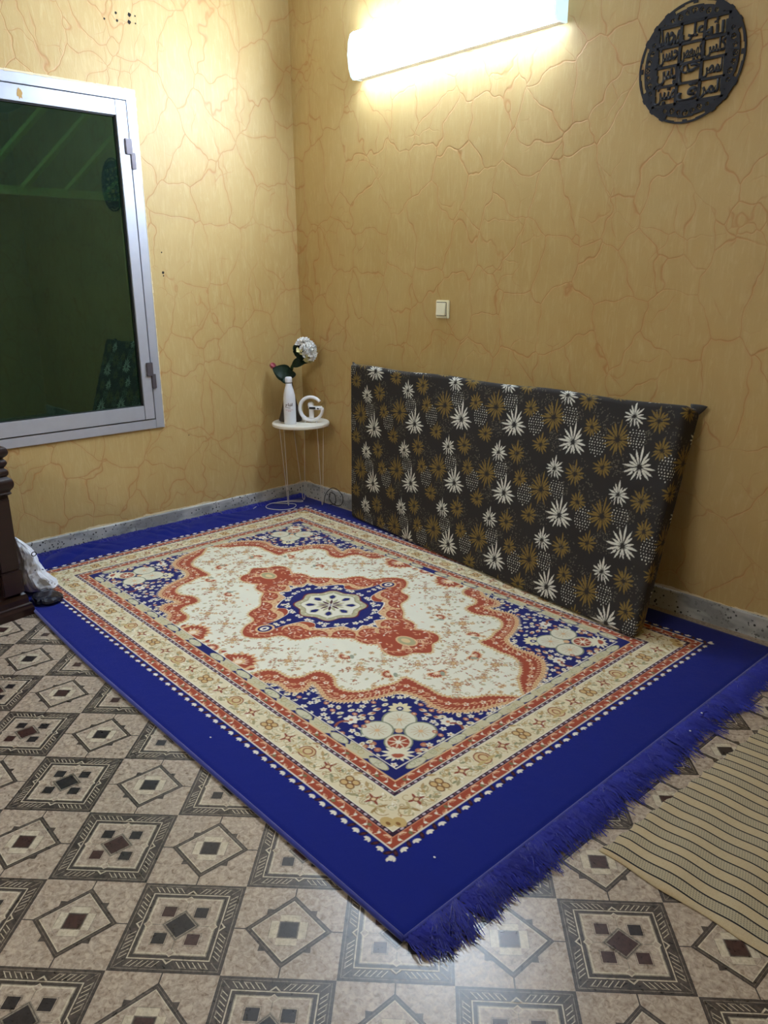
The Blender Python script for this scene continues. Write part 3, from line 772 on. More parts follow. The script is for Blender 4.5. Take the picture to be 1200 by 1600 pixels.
NX, NY = len(gx), len(gy)
GX, GY = np.meshgrid(gx, gy)
colr = np.empty((NY, NX, 4), np.float32); colr[..., :3] = lin(BLUE); colr[..., 3] = 1
colr[11:11 + PH, 39:39 + PW, :3] = full
def wave(x, y, s=0):
    return np.sin(x * 9.1 + y * 5.3 + s) * np.sin(y * 11.7 - x * 3.1 + s * 2) * .5 + np.sin(x * 23 + y * 31 + s) * .25
LXn = GX.copy(); LYn = GY.copy()
# near long edge bows inward towards the left end
k = np.clip((-.1 - GX) / 1.34, 0, 1); near = np.clip((-.82 - GY) / .135, 0, 1); LYn += near * (k ** 1.4 * .055 - .0 )
Z = .0115 + .0009 * wave(GX, GY)
el = np.clip((-1.24 - GX) / .12, 0, 1) * (.12 + .88 * np.clip((.50 - GY) / .15, 0, 1))                 # crumpled left end
Z += el * (.006 + .012 * np.abs(np.sin(GY * 21 + 2 * np.sin(GY * 7) + GX * 16)) * (.5 + .5 * np.sin(GY * 9.3 + 1)) + .005 * np.abs(np.sin(GY * 33 - GX * 22 + 3 * np.sin(GY * 4.3))) * (.5 + .5 * np.sin(GY * 15 + 2)))
LXn += el * .010 * np.sin(GY * 17)
ex = np.clip((1.437 - np.abs(GX)) / .010, 0, 1); ey = np.clip((.955 - np.abs(GY)) / .010, 0, 1)
Z = Z * np.sqrt(np.clip(1 - (1 - np.minimum(ex, ey)) ** 2, .0, 1)) * .85 + Z * .15
fw = np.clip((-.92 - GY) / .035, 0, 1) * np.clip(-GX - .5, 0, 1); Z += .006 * fw
Wx = ccx + cph * LXn - sph * LYn; Wy = ccy + sph * LXn + cph * LYn
Wx = np.maximum(Wx, .018); Wy = np.minimum(Wy, -.018)
def gridmesh(name, X, Y, Zz, cols, skirt=True):
    ny, nx = X.shape; n = nx * ny
    co = np.stack([X, Y, Zz], -1).reshape(-1, 3)
    i = np.arange(n).reshape(ny, nx)
    F = np.stack([i[:-1, :-1], i[:-1, 1:], i[1:, 1:], i[1:, :-1]], -1).reshape(-1, 4)
    cc = cols.reshape(-1, 4)
    if skirt:
        b = np.concatenate([i[0, :], i[1:, -1], i[-1, -2::-1], i[-2:0:-1, 0]])
        lo = co[b].copy(); lo[:, 2] = .0025; m = len(b); j = n + np.arange(m)
        co = np.concatenate([co, lo]); cc = np.concatenate([cc, cc[b]])
        F = np.concatenate([F, np.stack([b, j, np.roll(j, -1), np.roll(b, -1)], -1)])
    me = bpy.data.meshes.new(name); me.vertices.add(len(co)); me.vertices.foreach_set('co', co.astype(np.float32).ravel())
    me.loops.add(F.size); me.loops.foreach_set('vertex_index', F.astype(np.int32).ravel())
    me.polygons.add(len(F)); me.polygons.foreach_set('loop_start', np.arange(0, F.size, 4, dtype=np.int32)); 
    me.update(calc_edges=True)
    at_ = me.color_attributes.new('woven', 'FLOAT_COLOR', 'POINT'); at_.data.foreach_set('color', cc.astype(np.float32).ravel())
    me.polygons.foreach_set('use_smooth', np.ones(len(F), bool)); me.validate(); return me
def pilemat(name, rough=.9, sheen=.35, bs=.5, attr='woven', nscale=900, dirt=.12):
    t = NT(name); a = t.new('ShaderNodeAttribute', attribute_name=attr); p = t.pos()
    n = t.noise(p, nscale, 2, .6); n2 = t.noise(p, 16, 4, .6)
    c = t.mix(t.math('MULTIPLY', n, .12), a.outputs['Color'], (0, 0, 0))
    c = t.mix(t.math('MULTIPLY', n2, dirt), c, (.02, .02, .03))
    t.set(Base_Color=c, Roughness=rough, Normal=t.bump(t.math('ADD', t.math('MULTIPLY', n, .3), n2), bs, .003))
    t.b.inputs['Sheen Weight'].default_value = sheen; t.b.inputs['Sheen Roughness'].default_value = .4
    t.b.inputs['Specular IOR Level'].default_value = .15
    return t.m
carpet = empty('carpet', (ccx, ccy, 0), 'large royal blue persian carpet with cream field and central medallion', 'carpet')
def cchild(o): o.parent = carpet; o.matrix_parent_inverse = Matrix.Translation((-ccx, -ccy, 0)); return o
M['pile'] = pilemat('woven_plush_pile', sheen=.12)
cchild(link('woven_field', gridmesh('woven_field', Wx, Wy, Z, colr), M['pile']))
# raised hem rope along the edges
def c2w(x, y): return ccx + cph * x - sph * y, ccy + sph * x + cph * y
M['hem'] = plain('blue_overlock_thread', (18, 32, 128), .85, var=.1, Sheen_Weight=.4)
def edgept(x, y):
    k = min(1, max(0, (-.1 - x) / 1.34)); nr = 1 if y < 0 else 0
    X, Y = c2w(x, y + nr * k ** 1.4 * .055); return X, Y
bm = bmesh.new()
pts = [(*edgept(x, -.955), .008 + .006 * min(1, max(0, -x - .5))) for x in np.linspace(-1.42, 1.437, 120)]; tube(bm, pts, .0065, 8)
cchild(frombm('hem', bm, M['hem'], smooth=True))
bm = bmesh.new(); pts = [(*c2w(1.437, y), .009) for y in np.linspace(-.955, .95, 60)]; tube(bm, pts, .0065, 8); cchild(frombm('hem', bm, M['hem'], smooth=True))
# fringe
def fringe(x, y0, y1, n, dirx, L, seed, floor_z=.002):
    R = random.Random(seed); V, F = [], []
    for k in range(n):
        y = R.uniform(y0, y1)
        l = L * R.uniform(.65, 1.1) * (1 + .55 * noise.noise(Vector((y * 38, seed, 0))) + .2 * noise.noise(Vector((y * 9, seed, 0))))
        a = R.gauss(0, .16) + .9 * noise.noise(Vector((y * 34, seed + 3, 0))) + .5 * noise.noise(Vector((y * 9, seed + 5, 0))) - .12
        w = R.uniform(.0018, .0036); px_, py_, pz = x, y, R.uniform(.004, .012); b = len(V)
        for s in range(5):
            f = s / 4; ww = w * (1 - .75 * f)
            zz = pz * (1 - f) + (floor_z + .001 + R.random() * .006) * f + .010 * math.sin(PI * f) * (R.random() * .7 + .3)
            X, Y = c2w(px_, py_); X = max(X, .017); Y = min(Y, -.017)
            V += [(X - ww * sph, Y - ww, zz), (X, Y + ww * .2, zz + ww * 1.1), (X + ww * sph, Y + ww, zz)]
            px_ += dirx * l / 4 * math.cos(a); py_ += l / 4 * math.sin(a); a += R.gauss(0, .16)
        for s in range(4):
            i = b + s * 3; F += [(i, i + 1, i + 4, i + 3), (i + 1, i + 2, i + 5, i + 4), (i + 2, i, i + 3, i + 5)]
    me = bpy.data.meshes.new('fringe'); me.from_pydata(V, [], F); return me
M['fringe'] = plain('royal_blue_fringe_yarn', (16, 30, 148), .8, var=.25, Sheen_Weight=.3)
o = cchild(link('fringe', fringe(1.437, -.955, .95, 3900, 1, .092, 5), M['fringe'])); o['kind'] = 'stuff'
o = cchild(link('fringe', fringe(-1.43, -.93, .95, 2600, -1, .055, 6, .02), M['fringe'])); o['kind'] = 'stuff'

# ------------------------------------------------------------------ striped cotton mat
def matmat():
    t = NT('striped_cotton_weave'); g = t.new('ShaderNodeTexCoord'); sp = t.new('ShaderNodeSeparateXYZ'); t.l(g.outputs['Object'], sp.inputs[0])
    x, y = sp.outputs[0], sp.outputs[1]
    u = t.math('DIVIDE', y, .0332); f = t.math('FRACT', u); fl_ = t.math('FLOOR', u)
    par = t.math('FRACT', t.math('MULTIPLY', fl_, .5)); par = t.math('GREATER_THAN', par, .25)
    ln = t.math('LESS_THAN', t.math('ABSOLUTE', t.math('SUBTRACT', f, .5)), .066)
    par2 = t.math('FRACT', t.math('MULTIPLY', t.math('FLOOR', t.math('ADD', u, .5)), .5)); par2 = t.math('GREATER_THAN', par2, .25)
    hx = t.math('FRACT', t.math('DIVIDE', t.math('ADD', x, t.math('MULTIPLY', y, .35)), .0062)); hy = t.math('FRACT', t.math('DIVIDE', y, .0055))
    ht = t.math('MULTIPLY', t.math('LESS_THAN', hx, .55), t.math('LESS_THAN', hy, .6))
    n = t.noise(t.pos(), 300, 2); n2 = t.noise(t.pos(), 7, 3)
    be = t.mix(n, lin((168, 150, 116)), lin((196, 180, 146)))
    be = t.mix(t.math('MULTIPLY', n2, .4), be, lin((160, 140, 108)))
    gr = t.mix(t.math('MULTIPLY', ht, .7), lin((168, 156, 128)), lin((116, 108, 92)))
    c = t.mix(par2, be, gr); c = t.mix(ln, c, lin((18, 17, 20)))
    return t.set(Base_Color=c, Roughness=.95, Normal=t.bump(n, .3, .001))
mx0, my0 = 3.05, -1.452
nx_, ny_ = 150, 90; xs = np.linspace(0, 1.05, nx_); ys = np.linspace(0, 1.06, ny_); MXX, MYY = np.meshgrid(xs, ys)
Zm = .0065 + .0026 * np.sin(MXX * 44 + 1.3 * np.sin(MYY * 5) + 6 * MYY) * (.6 + .4 * np.sin(MYY * 6 + 1)) + .0015 * np.sin(MXX * 17 - MYY * 11)
edge = np.minimum.reduce([MXX / .03, (1.05 - MXX) / .03, MYY / .03, (1.06 - MYY) / .03]).clip(0, 1); Zm = .0035 + (Zm - .0035) * edge
ser = np.where((np.floor(MYY / .0332) % 2) == 0, .0, .005) * (MXX == 0)
Xm = MXX + ser + MYY * .065; Ym = MYY - MXX * .035 + .003 * np.sin(MXX * 30) * (1 - np.clip(MYY / .1, 0, 1))
cm = np.ones((ny_, nx_, 4), np.float32)
mat = link('striped_mat', gridmesh('striped_mat', Xm, Ym, Zm, cm, False), matmat()); mat.location = (mx0, my0, 0)
md = mat.modifiers.new('thick', 'SOLIDIFY'); md.thickness = .0018; md.offset = -1
tag(mat, 'thin beige floor mat with black pinstripes on the tiles', 'mat')

# ------------------------------------------------------------------ mattress
DK, OL, LW = (52, 49, 48), (132, 110, 58), (226, 226, 216)
def fabric():
    R = random.Random(21); p = Paint(2.22, 1.06, .00085, -.13, -.04, DK)
    def star(x, y, r, n, c, up=1.25, tail=True, wdt=.15, seed=0):
        q = random.Random(seed)
        for k in range(n):
            a = PI / 2 + 2 * PI * k / n + q.uniform(-.07, .07); l = r * (up if k == 0 else q.uniform(.68, 1.06) * (1 - .12 * abs(math.sin(a)) * (a > PI)))
            p.leaf(x + .12 * r * math.cos(a), y + .12 * r * math.sin(a), a, l * .88, r * wdt, c, .58)
        for k in range(5):      # dark hatching at the heart
            a = q.random() * 6.28; p.line([(x, y), (x + .24 * r * math.cos(a), y + .24 * r * math.sin(a))], .0024, DK)
        p.ell(x, y, r * .09, c=DK, n=8)
        if tail:
            for sx in (-.28, -.05, .2):
                for k in range(4): p.ell(x + sx * r * (1 + k * .15), y - r * (.30 + .17 * k), .0032, .0055, .1, DK, 8)
    def oval(x, y, rx, ry, c, r):
        ny = int(ry * 2 / .0105)
        for j in range(ny + 1):
            yy = -ry + 2 * ry * j / ny; hw = rx * math.sqrt(max(0, 1 - (yy / ry) ** 2)); m = max(1, int(hw * 2 / .0115))
            for i in range(m + 1): p.ell(x - hw + 2 * hw * i / max(1, m) + .0015 * math.sin(7 * i + j), y + yy, r, c=c, n=7)
    for k in range(-1, 8):
        for m in range(-1, 5):
            x, y = .219 + .3195 * k, .005 + .3075 * m
            def off(s):
                return float(np.interp(s, [-.2, .2, .54, .86, 1.18, 1.49, 1.81, 2.1], [.19, .235, .308, .375, .393, .365, .318, .27]))
            P_ = lambda dx, dy: (x + dx, y + dy + off(x + dx) - .3075)
            for dx, dy, rx, ry in ((.055, -.10, .045, .05), (.105, .145, .042, .048), (.165, .115, .04, .05), (.0, .115, .03, .03), (.235, -.02, .045, .05), (-.1, -.02, .04, .045)):
                a, b = P_(dx, dy)
                for _ in range(34):
                    t = R.random() * 6.28; rr = math.sqrt(R.random()); p.ell(a + rx * rr * math.cos(t), b + ry * rr * math.sin(t), .0029, .0021, R.random() * 3, (106, 100, 88), 6)
            oval(*P_(-.039, .099), .034, .042, LW, .0024); oval(*P_(.116, .030), .036, .050, LW, .0024)
            star(*P_(.202, .073), .076, 19, OL, 1.1, False, .105, 1); star(*P_(.039, .187), .056, 15, OL, 1.15, False, .15, 2)
            star(*P_(.076, .086), .048, 14, OL, 1.1, False, .16, 3); star(*P_(.160, -.052), .050, 14, OL, 1.15, False, .16, 4)
            star(*P_(0, 0), .074, 16, LW, 1.22, True, .125, 5); star(*P_(-.066, .178), .054, 15, LW, 1.1, True, .135, 6)
    return p
fp_ = fabric(); FAB = fp_.down(2); FR = .0017
def fabcol(s, t):
    i = np.clip(((t + .04) / FR).astype(int), 0, FAB.shape[0] - 1); j = np.clip(((s + .13) / FR).astype(int), 0, FAB.shape[1] - 1)
    return FAB[i, j]
ML, MH, MT = 1.955, .88, .105
# 8 corners: (s, t, w) with w=0 the front face
FB0, FB1 = np.array([.60, -.140, .014]), np.array([2.54, -.392, .014])
FT0, FT1 = np.array([.588, -.118, .883]), np.array([2.520, -.122, .868])
BB0, BB1 = np.array([.590, -.045, .014]), np.array([2.525, -.300, .050 - .033])
BT0, BT1 = np.array([.583, -.014, .868]), np.array([2.530, -.018, .835])
rr_ = .022
def mpos(s, t, w):
    qx = np.stack([s, t, w], -1); hi = np.array([ML, MH, MT]); inn = np.clip(qx, rr_, hi - rr_); d = qx - inn
    l = np.linalg.norm(d, axis=-1, keepdims=True); l[l < 1e-9] = 1; P = inn + d / l * rr_ * (l > 1e-8)
    a, b, c = P[..., 0:1] / ML, P[..., 1:2] / MH, P[..., 2:3] / MT
    f = (FB0 * (1 - a) + FB1 * a) * (1 - b) + (FT0 * (1 - a) + FT1 * a) * b
    k = (BB0 * (1 - a) + BB1 * a) * (1 - b) + (BT0 * (1 - a) + BT1 * a) * b
    r = f * (1 - c) + k * c
    # soft foam: slight belly and puckers
    bul = (np.sin(np.clip(a, 0, 1) * PI) * np.sin(np.clip(b, 0, 1) * PI)) * (1 - c)
    wv = .0016 * np.sin(a * 23 + 5 * b) * np.sin(b * 9 + a * 4) + .0018 * np.sin(b * 60 + 8 * a) * np.exp(-((1 - a) * 14))
    r[..., 1:2] -= .006 * bul + wv * (1 - c)
    r[..., 2:3] += .0035 * np.sin(a * 19 + 1) * b
    return r
V, F, Cc = [], [], []; nv = 0
def patch(S_, T_, W_, cs, ct):
    global nv
    P = mpos(S_, T_, W_); ny, nx = S_.shape; i = np.arange(nx * ny).reshape(ny, nx) + nv
    F.append(np.stack([i[:-1, :-1], i[:-1, 1:], i[1:, 1:], i[1:, :-1]], -1).reshape(-1, 4)); V.append(P.reshape(-1, 3))
    c = np.ones((nx * ny, 4), np.float32); c[:, :3] = fabcol(cs, ct).reshape(-1, 3); Cc.append(c); nv += nx * ny
st = .0021
s_ = np.arange(0, ML + st, st).clip(0, ML); t_ = np.arange(0, MH + st, st).clip(0, MH); w_ = np.arange(0, MT + st, st).clip(0, MT)
A, B = np.meshgrid(s_, t_); patch(A, B, 0 * A, A, B)
A, B = np.meshgrid(s_, w_); patch(A, 0 * A + MH, B, A, MH + B)
A, B = np.meshgrid(w_, t_); patch(0 * A + ML, B, A, ML + A, B)
A, B = np.meshgrid(w_[::-1], t_); patch(0 * A, B, A, -A, B)
A, B = np.meshgrid(s_[::-12], t_[::12]); patch(A, B, 0 * A + MT, A, B)
A, B = np.meshgrid(s_[::12], w_[::-12]); patch(A, 0 * A, B, A, B * 0)
co = np.concatenate(V); FA = np.concatenate(F); cc = np.concatenate(Cc)
me = bpy.data.meshes.new('mattress'); me.vertices.add(len(co)); me.vertices.foreach_set('co', co.astype(np.float32).ravel())
me.loops.add(FA.size); me.loops.foreach_set('vertex_index', FA.astype(np.int32).ravel()); me.polygons.add(len(FA)); me.polygons.foreach_set('loop_start', np.arange(0, FA.size, 4, dtype=np.int32))
me.update(calc_edges=True); at_ = me.color_attributes.new('woven', 'FLOAT_COLOR', 'POINT'); at_.data.foreach_set('color', cc.ravel())
me.polygons.foreach_set('use_smooth', np.ones(len(FA), bool)); me.validate()
M['fabric'] = pilemat('printed_cotton_cover', .82, .1, .15, nscale=700, dirt=.10)
mattress = empty('mattress', (1.56, -.27, .012), 'foam mattress in dark cover with white and olive starbursts leaning on the wall', 'mattress')
def mchild(o): o.parent = mattress; o.matrix_parent_inverse = Matrix.Translation((-1.56, .27, -.012)); return o
mchild(link('cover', me, M['fabric']))
M['fabdark'] = plain('dark_cover_cloth', DK, .85, var=.15)
def ear(base, tip, w):
    bm = bmesh.new(); b, t = Vector(base), Vector(tip); d = (t - b).normalized(); s = d.cross(Vector((0, 1, 0))).normalized()
    rings = [];
    for k in range(6):
        f = k / 5; c = b.lerp(t, f); ww = w * (1 - f) ** .8 + .002
        rings.append([bm.verts.new(c + s * ww * math.cos(2 * PI * j / 10) + Vector((0, 1, 0)) * .010 * (1 - f * .6) * math.sin(2 * PI * j / 10)) for j in range(10)])
    for A_, B_ in zip(rings, rings[1:]):
        for j in range(10): bm.faces.new((A_[j], A_[(j + 1) % 10], B_[(j + 1) % 10], B_[j]))
    bm.faces.new(rings[0]); bm.faces.new(rings[-1][::-1]); bmesh.ops.recalc_face_normals(bm, faces=bm.faces[:])
    return mchild(frombm('corner_flap', bm, M['fabdark'], smooth=True))
ear((2.505, -.045, .838), (2.553, -.034, .858), .026); ear((.606, -.09, .868), (.586, -.09, .890), .011)

# ------------------------------------------------------------------ lamp
lamp = empty('wall_lamp', (1.195, 0, 2.38), 'long glowing white fluorescent fitting high on the wall', 'lamp')
def lchild(o): o.parent = lamp; o.matrix_parent_inverse = Matrix.Translation((-1.195, 0, -2.38)); return o
LX0, LX1, LZ0, LZ1, LD = .582, 1.808, 2.277, 2.487, .085
bm = bmesh.new(); box(bm, LX0 + .013, LX1 - .013, -.0395, -.001, LZ0 + .003, LZ1 - .003); lchild(frombm('base_tray', bm, M['white']))
prof = [(-.040, LZ0 + .004), (-.052, LZ0), (-.066, LZ0 + .012), (-.078, LZ0 + .045), (-.085, (LZ0 + LZ1) / 2), (-.078, LZ1 - .045), (-.066, LZ1 - .012), (-.052, LZ1), (-.040, LZ1 - .004)]
def ext(prof, x0, x1):
    bm = bmesh.new(); a = [bm.verts.new((x0, y, z)) for y, z in prof]; b = [bm.verts.new((x1, y, z)) for y, z in prof]; n = len(prof)
    for i in range(n): bm.faces.new((a[i], a[(i + 1) % n], b[(i + 1) % n], b[i]))
    bm.faces.new(a[::-1]); bm.faces.new(b); bmesh.ops.recalc_face_normals(bm, faces=bm.faces[:]); return bm
lchild(frombm('diffuser', ext(prof, LX0 + .012, LX1 - .012), M['lamp']))
pc = [(y * 1.02 - .001, (z - 2.382) * 1.015 + 2.382) for y, z in prof]; pc = [(-.001, LZ0 + .002)] + pc + [(-.001, LZ1 - .002)]
lchild(frombm('end_cap', ext(pc, LX0, LX0 + .012), M['cap'])); lchild(frombm('end_cap', ext(pc, LX1 - .012, LX1), M['cap']))

# added fill light: unseen copy of the fitting, brightens carpet and lower walls
fill_lamp = empty('wall_lamp', (2.3, RY, 2.38), 'added fill light shaped like the fluorescent fitting, unseen behind the viewer', 'lamp')
def fillchild(o): o.parent = fill_lamp; o.matrix_parent_inverse = Matrix.Translation((-1.195, 0, -2.38)); return o
fill_lamp.rotation_euler = (0, 0, PI)
for nm, bm, m in (('diffuser', ext(prof, LX0 + .012, LX1 - .012), lampmat('added_rear_fill_diffuser', REAR_FILL_STRENGTH, (.95, .96, 1.0))), ('end_cap', ext(pc, LX0, LX0 + .012), M['cap']), ('end_cap', ext(pc, LX1 - .012, LX1), M['cap'])): fillchild(frombm(nm, bm, m))
bm = bmesh.new(); box(bm, LX0 + .013, LX1 - .013, -.0395, -.001, LZ0 + .003, LZ1 - .003); fillchild(frombm('base_tray', bm, M['white']))

# ------------------------------------------------------------------ light switch
sw = empty('light_switch', (1.173, 0, 1.181), 'square ivory light switch on the yellow wall above the mattress', 'light switch')
def schild(o): o.parent = sw; o.matrix_parent_inverse = Matrix.Translation((-1.173, 0, -1.181)); return o
bm = bmesh.new(); box(bm, 1.130, 1.216, -.011, -.0005, 1.138, 1.224, 0, .003); schild(frombm('plate', bm, M['ivory']))
bm = bmesh.new(); vs = box(bm, 1.140, 1.199, -.017, -.011, 1.152, 1.212, 0)
for v in bm.verts:
    if v.co.y < -.015 and v.co.z < 1.16: v.co.y -= .006
bmesh.ops.bevel(bm, geom=bm.edges[:], offset=.0015, segments=2, affect='EDGES'); schild(frombm('rocker', bm, M['ivory']))
bm = bmesh.new(); 
for a in ((1.137, 1.140, 1.149, 1.215), (1.199, 1.202, 1.149, 1.215), (1.137, 1.202, 1.149, 1.152), (1.137, 1.202, 1.212, 1.215)): box(bm, a[0], a[1], -.0116, -.0108, a[2], a[3])
schild(frombm('rocker_gap', bm, M['hole']))

# ------------------------------------------------------------------ text helper (built-in font only)
def textmesh(s, size, bold=0):
    cu = bpy.data.curves.new('writing', 'FONT'); cu.body = s; cu.size = size; cu.offset = bold; cu.align_x = 'CENTER'; cu.resolution_u = 3
    o = bpy.data.objects.new('writing_tmp', cu); COL.objects.link(o); dg = bpy.context.evaluated_depsgraph_get(); dg.update()
    m = bpy.data.meshes.new_from_object(o.evaluated_get(dg)); bpy.data.objects.remove(o); bpy.data.curves.remove(cu); return m

# ------------------------------------------------------------------ pierced calligraphy plaque
pl = empty('wall_plaque', (2.339, 0, 2.045), 'round black pierced metal calligraphy plaque on the wall', 'wall decoration')
def plate2d(polys, y0=-.016, y1=-.008, name='p'):
    bm = bmesh.new()
    for pts in polys:
        a = [bm.verts.new((x, y0, z)) for x, z in pts]; b = [bm.verts.new((x, y1, z)) for x, z in pts]; n = len(pts)
        try:
            bm.faces.new(a); bm.faces.new(b[::-1])
            for i in range(n): bm.faces.new((a[i], b[i], b[(i + 1) % n], a[(i + 1) % n]))
        except ValueError: pass
    return bm
def ringp(cx, cz, r0, r1, a0=0, a1=2 * PI, n=48, wob=None):
    out = []
    for k in range(n):
        t0, t1 = a0 + (a1 - a0) * k / n, a0 + (a1 - a0) * (k + 1) / n
        f0 = wob(t0) if wob else 1; f1 = wob(t1) if wob else 1
        out.append([(cx + r0 * math.cos(t0), cz + r0 * math.sin(t0)), (cx + r1 * f0 * math.cos(t0), cz + r1 * f0 * math.sin(t0)), (cx + r1 * f1 * math.cos(t1), cz + r1 * f1 * math.sin(t1)), (cx + r0 * math.cos(t1), cz + r0 * math.sin(t1))])
    return out
def rectp(x0, x1, z0, z1): return [[(x0, z0), (x1, z0), (x1, z1), (x0, z1)]]
def barp(a, b, w):
    d = Vector((b[0] - a[0], b[1] - a[1])).normalized(); n = Vector((-d.y, d.x)) * w / 2
    return [[(a[0] + n.x, a[1] + n.y), (b[0] + n.x, b[1] + n.y), (b[0] - n.x, b[1] - n.y), (a[0] - n.x, a[1] - n.y)]]
PR = .194
gx0, gx1, gz0, gz1 = -.128, .128, -.126, .126
cw = (gx1 - gx0) / 3; ch = (gz1 - gz0) / 4
def hole(t, r):
    q = round(t / (PI / 2)); d = t - q * PI / 2; ad = abs(d)
    if r > .1865: return False
    if .174 < r: return .035 < ad < .42 or (ad < .035 and r < .180)
    for d0, r0, h_ in ((.0, .160, .010), (.16, .158, .008), (.33, .156, .009), (.50, .163, .007), (.60, .150, .008), (.70, .170, .007)):
        dx = (ad - d0) * r; dy = r - r0; e = math.hypot(dx, dy)
        if e < h_ and not (h_ * .25 < e < h_ * .6 and dx * (1 if q % 2 else -1) < .002): return True
    return False
NA, NR = 288, 20
bm = bmesh.new(); vv = {}
def gv(i, j):
    i %= NA
    if (i, j) not in vv:
        t = 2 * PI * i / NA; c, s_2 = math.cos(t), math.sin(t); r0 = min(.1325 / max(abs(c), 1e-6), .1305 / max(abs(s_2), 1e-6), .182); ro = PR + (.0035 if (i // 4) % 3 == 0 and abs(((t + PI / 4) % (PI / 2)) - PI / 4) > .40 else 0)
        r = r0 + (ro - r0) * j / NR; vv[(i, j)] = bm.verts.new((r * c, -.010, r * s_2))
    return vv[(i, j)]
for i in range(NA):
    for j in range(NR):
        t = 2 * PI * (i + .5) / NA; c, s_2 = math.cos(t), math.sin(t); r0 = min(.1325 / max(abs(c), 1e-6), .1305 / max(abs(s_2), 1e-6), .182)
        if j > 1 and j < NR - 2 and hole(t, r0 + (PR - r0) * (j + .5) / NR): continue
        bm.faces.new((gv(i, j), gv(i + 1, j), gv(i + 1, j + 1), gv(i, j + 1)))
fr = frombm('pierced_frame', bm, M['plaque'], pl); so = fr.modifiers.new('t', 'SOLIDIFY'); so.thickness = .004; so.offset = 0
polys = []
for i in range(4): polys += rectp(gx0 + i * cw - .005, gx0 + i * cw + .005, gz0 - .005, gz1 + .005)
for j in range(5): polys += rectp(gx0 - .004, gx1 + .004, gz0 + j * ch - .0042, gz0 + j * ch + .0042)
bm = plate2d(polys, -.0121, -.0079); bmesh.ops.recalc_face_normals(bm, faces=bm.faces[:]); frombm('grid_bars', bm, M['plaque'], pl)
for x, z in ((0, .150), (0, -.150), (-.150, 0), (.150, 0)):
    bm = bmesh.new(); box(bm, x - .004, x + .004, -.0085, -.0003, z - .004, z + .004); frombm('peg', bm, M['plaque'], pl)
W_ = {'muhammad': '\uFEAA\uFEE4\uFEA4\uFEE3', 'ali': '\uFEF0\uFEE0\uFECB', 'allah': '\uFDF2', 'nun': '\uFEE6\uFEB4\uFEA3', 'kahf': '\uFEBA\uFECC\uFEF4\uFEEC\uFEDB', 'kun': '\uFEB2\uFEE0\uFEDB',
      'yasin': '\uFEB2\uFEF3', 'hamim': '\uFEE2\uFEA3', 'almas': '\uFEBA\uFEE4\uFEDF\u0627', 'matin': '\uFEE6\uFEF4\uFE98\uFEE3', 'qaf': '\uFED5', 'almar': '\uFEAE\uFEE4\uFEDF\u0627'}
grid = [['muhammad', 'ali', 'allah'], ['nun', 'kahf', 'kun'], ['yasin', 'hamim', 'almas'], ['matin', 'qaf', 'almar']]
for r_ in range(4):
    for c_ in range(3):
        tm = textmesh(W_[grid[r_][c_]], 1.0, .028)
        co = np.empty(len(tm.vertices) * 3, np.float32); tm.vertices.foreach_get('co', co); co = co.reshape(-1, 3)
        if len(co) == 0: continue
        mn, mxx = co.min(0), co.max(0); X0 = gx0 + c_ * cw + .002; Z0 = gz1 - (r_ + 1) * ch + .001
        sx = (cw - .004) / (mxx[0] - mn[0]); sz = (ch - .002) / (mxx[1] - mn[1])
        if mxx[0] - mn[0] < .6: sx = min(sx, sz * 1.5)
        X = X0 + (cw - .004) / 2 + (co[:, 0] - (mn[0] + mxx[0]) / 2) * sx; Zz = Z0 + (co[:, 1] - mn[1]) * sz
        tm.vertices.foreach_set('co', np.stack([X, np.full_like(X, -.0100), Zz], -1).astype(np.float32).ravel())
        o = link('letters', tm, M['plaque'], pl)
        so = o.modifiers.new('t', 'SOLIDIFY'); so.thickness = .0038; so.offset = 0

# ------------------------------------------------------------------ dark wooden cabinet at the left edge
dv = Vector((-.15, .989, 0)); bv = Vector((-.989, -.15, 0))
cab = empty('cabinet', (.683, -1.938, 0), 'dark mahogany cabinet with stacked mouldings at the left edge', 'cabinet')
ang = math.atan2(dv.y, dv.x)
CM = Matrix((( -bv.x, dv.x, 0, 0), (-bv.y, dv.y, 0, 0), (0, 0, 1, 0), (0, 0, 0, 1)))      # local x = forward, y = along
def cabchild(o): o.parent = cab; return o
cab.matrix_world = Matrix.Translation((.683, -1.938, 0)) @ CM
def molded(prof, depth, length, a_shift=0):
    bm = bmesh.new(); rings = []
    for z, off in prof:
        rings.append([bm.verts.new((off + a, b, z)) for a, b in ((0, off), (-depth - off, off), (-depth - off, -length), (0, -length))])
    for A_, B_ in zip(rings, rings[1:]):
        for k in range(4): bm.faces.new((A_[k], A_[(k + 1) % 4], B_[(k + 1) % 4], B_[k]))
    bm.faces.new(rings[0][::-1]); bm.faces.new(rings[-1]); bmesh.ops.recalc_face_normals(bm, faces=bm.faces[:]); return bm
def smoothprof(pr, k=4):
    return [(p.x, p.y) for p in catmull([(z, o_, 0) for z, o_ in pr], k)]
DP, LN = .46, 1.15
cabchild(frombm('plinth', molded([(0, 0), (.030, 0), (.040, -.004), (.048, -.004), (.052, -.012), (.074, -.013), (.090, -.018), (.098, -.026), (.104, -.027)], DP, LN), M['wood']))
cabchild(frombm('body', molded([(.104, -.028), (.17, -.028), (.428, -.028), (.432, -.025), (.437, -.028), (.49, -.025), (.512, -.027)], DP, LN), M['wood']))
pr = smoothprof([(.512, -.027), (.519, -.015), (.530, -.018), (.545, -.008), (.562, -.005), (.578, -.010), (.589, -.021), (.595, -.017), (.606, -.015), (.616, -.018), (.623, -.026), (.632, -.020), (.644, -.015), (.655, -.019), (.662, -.025), (.672, -.014), (.684, -.008), (.698, -.011), (.706, -.016), (.716, -.034), (.722, -.045)], 3)
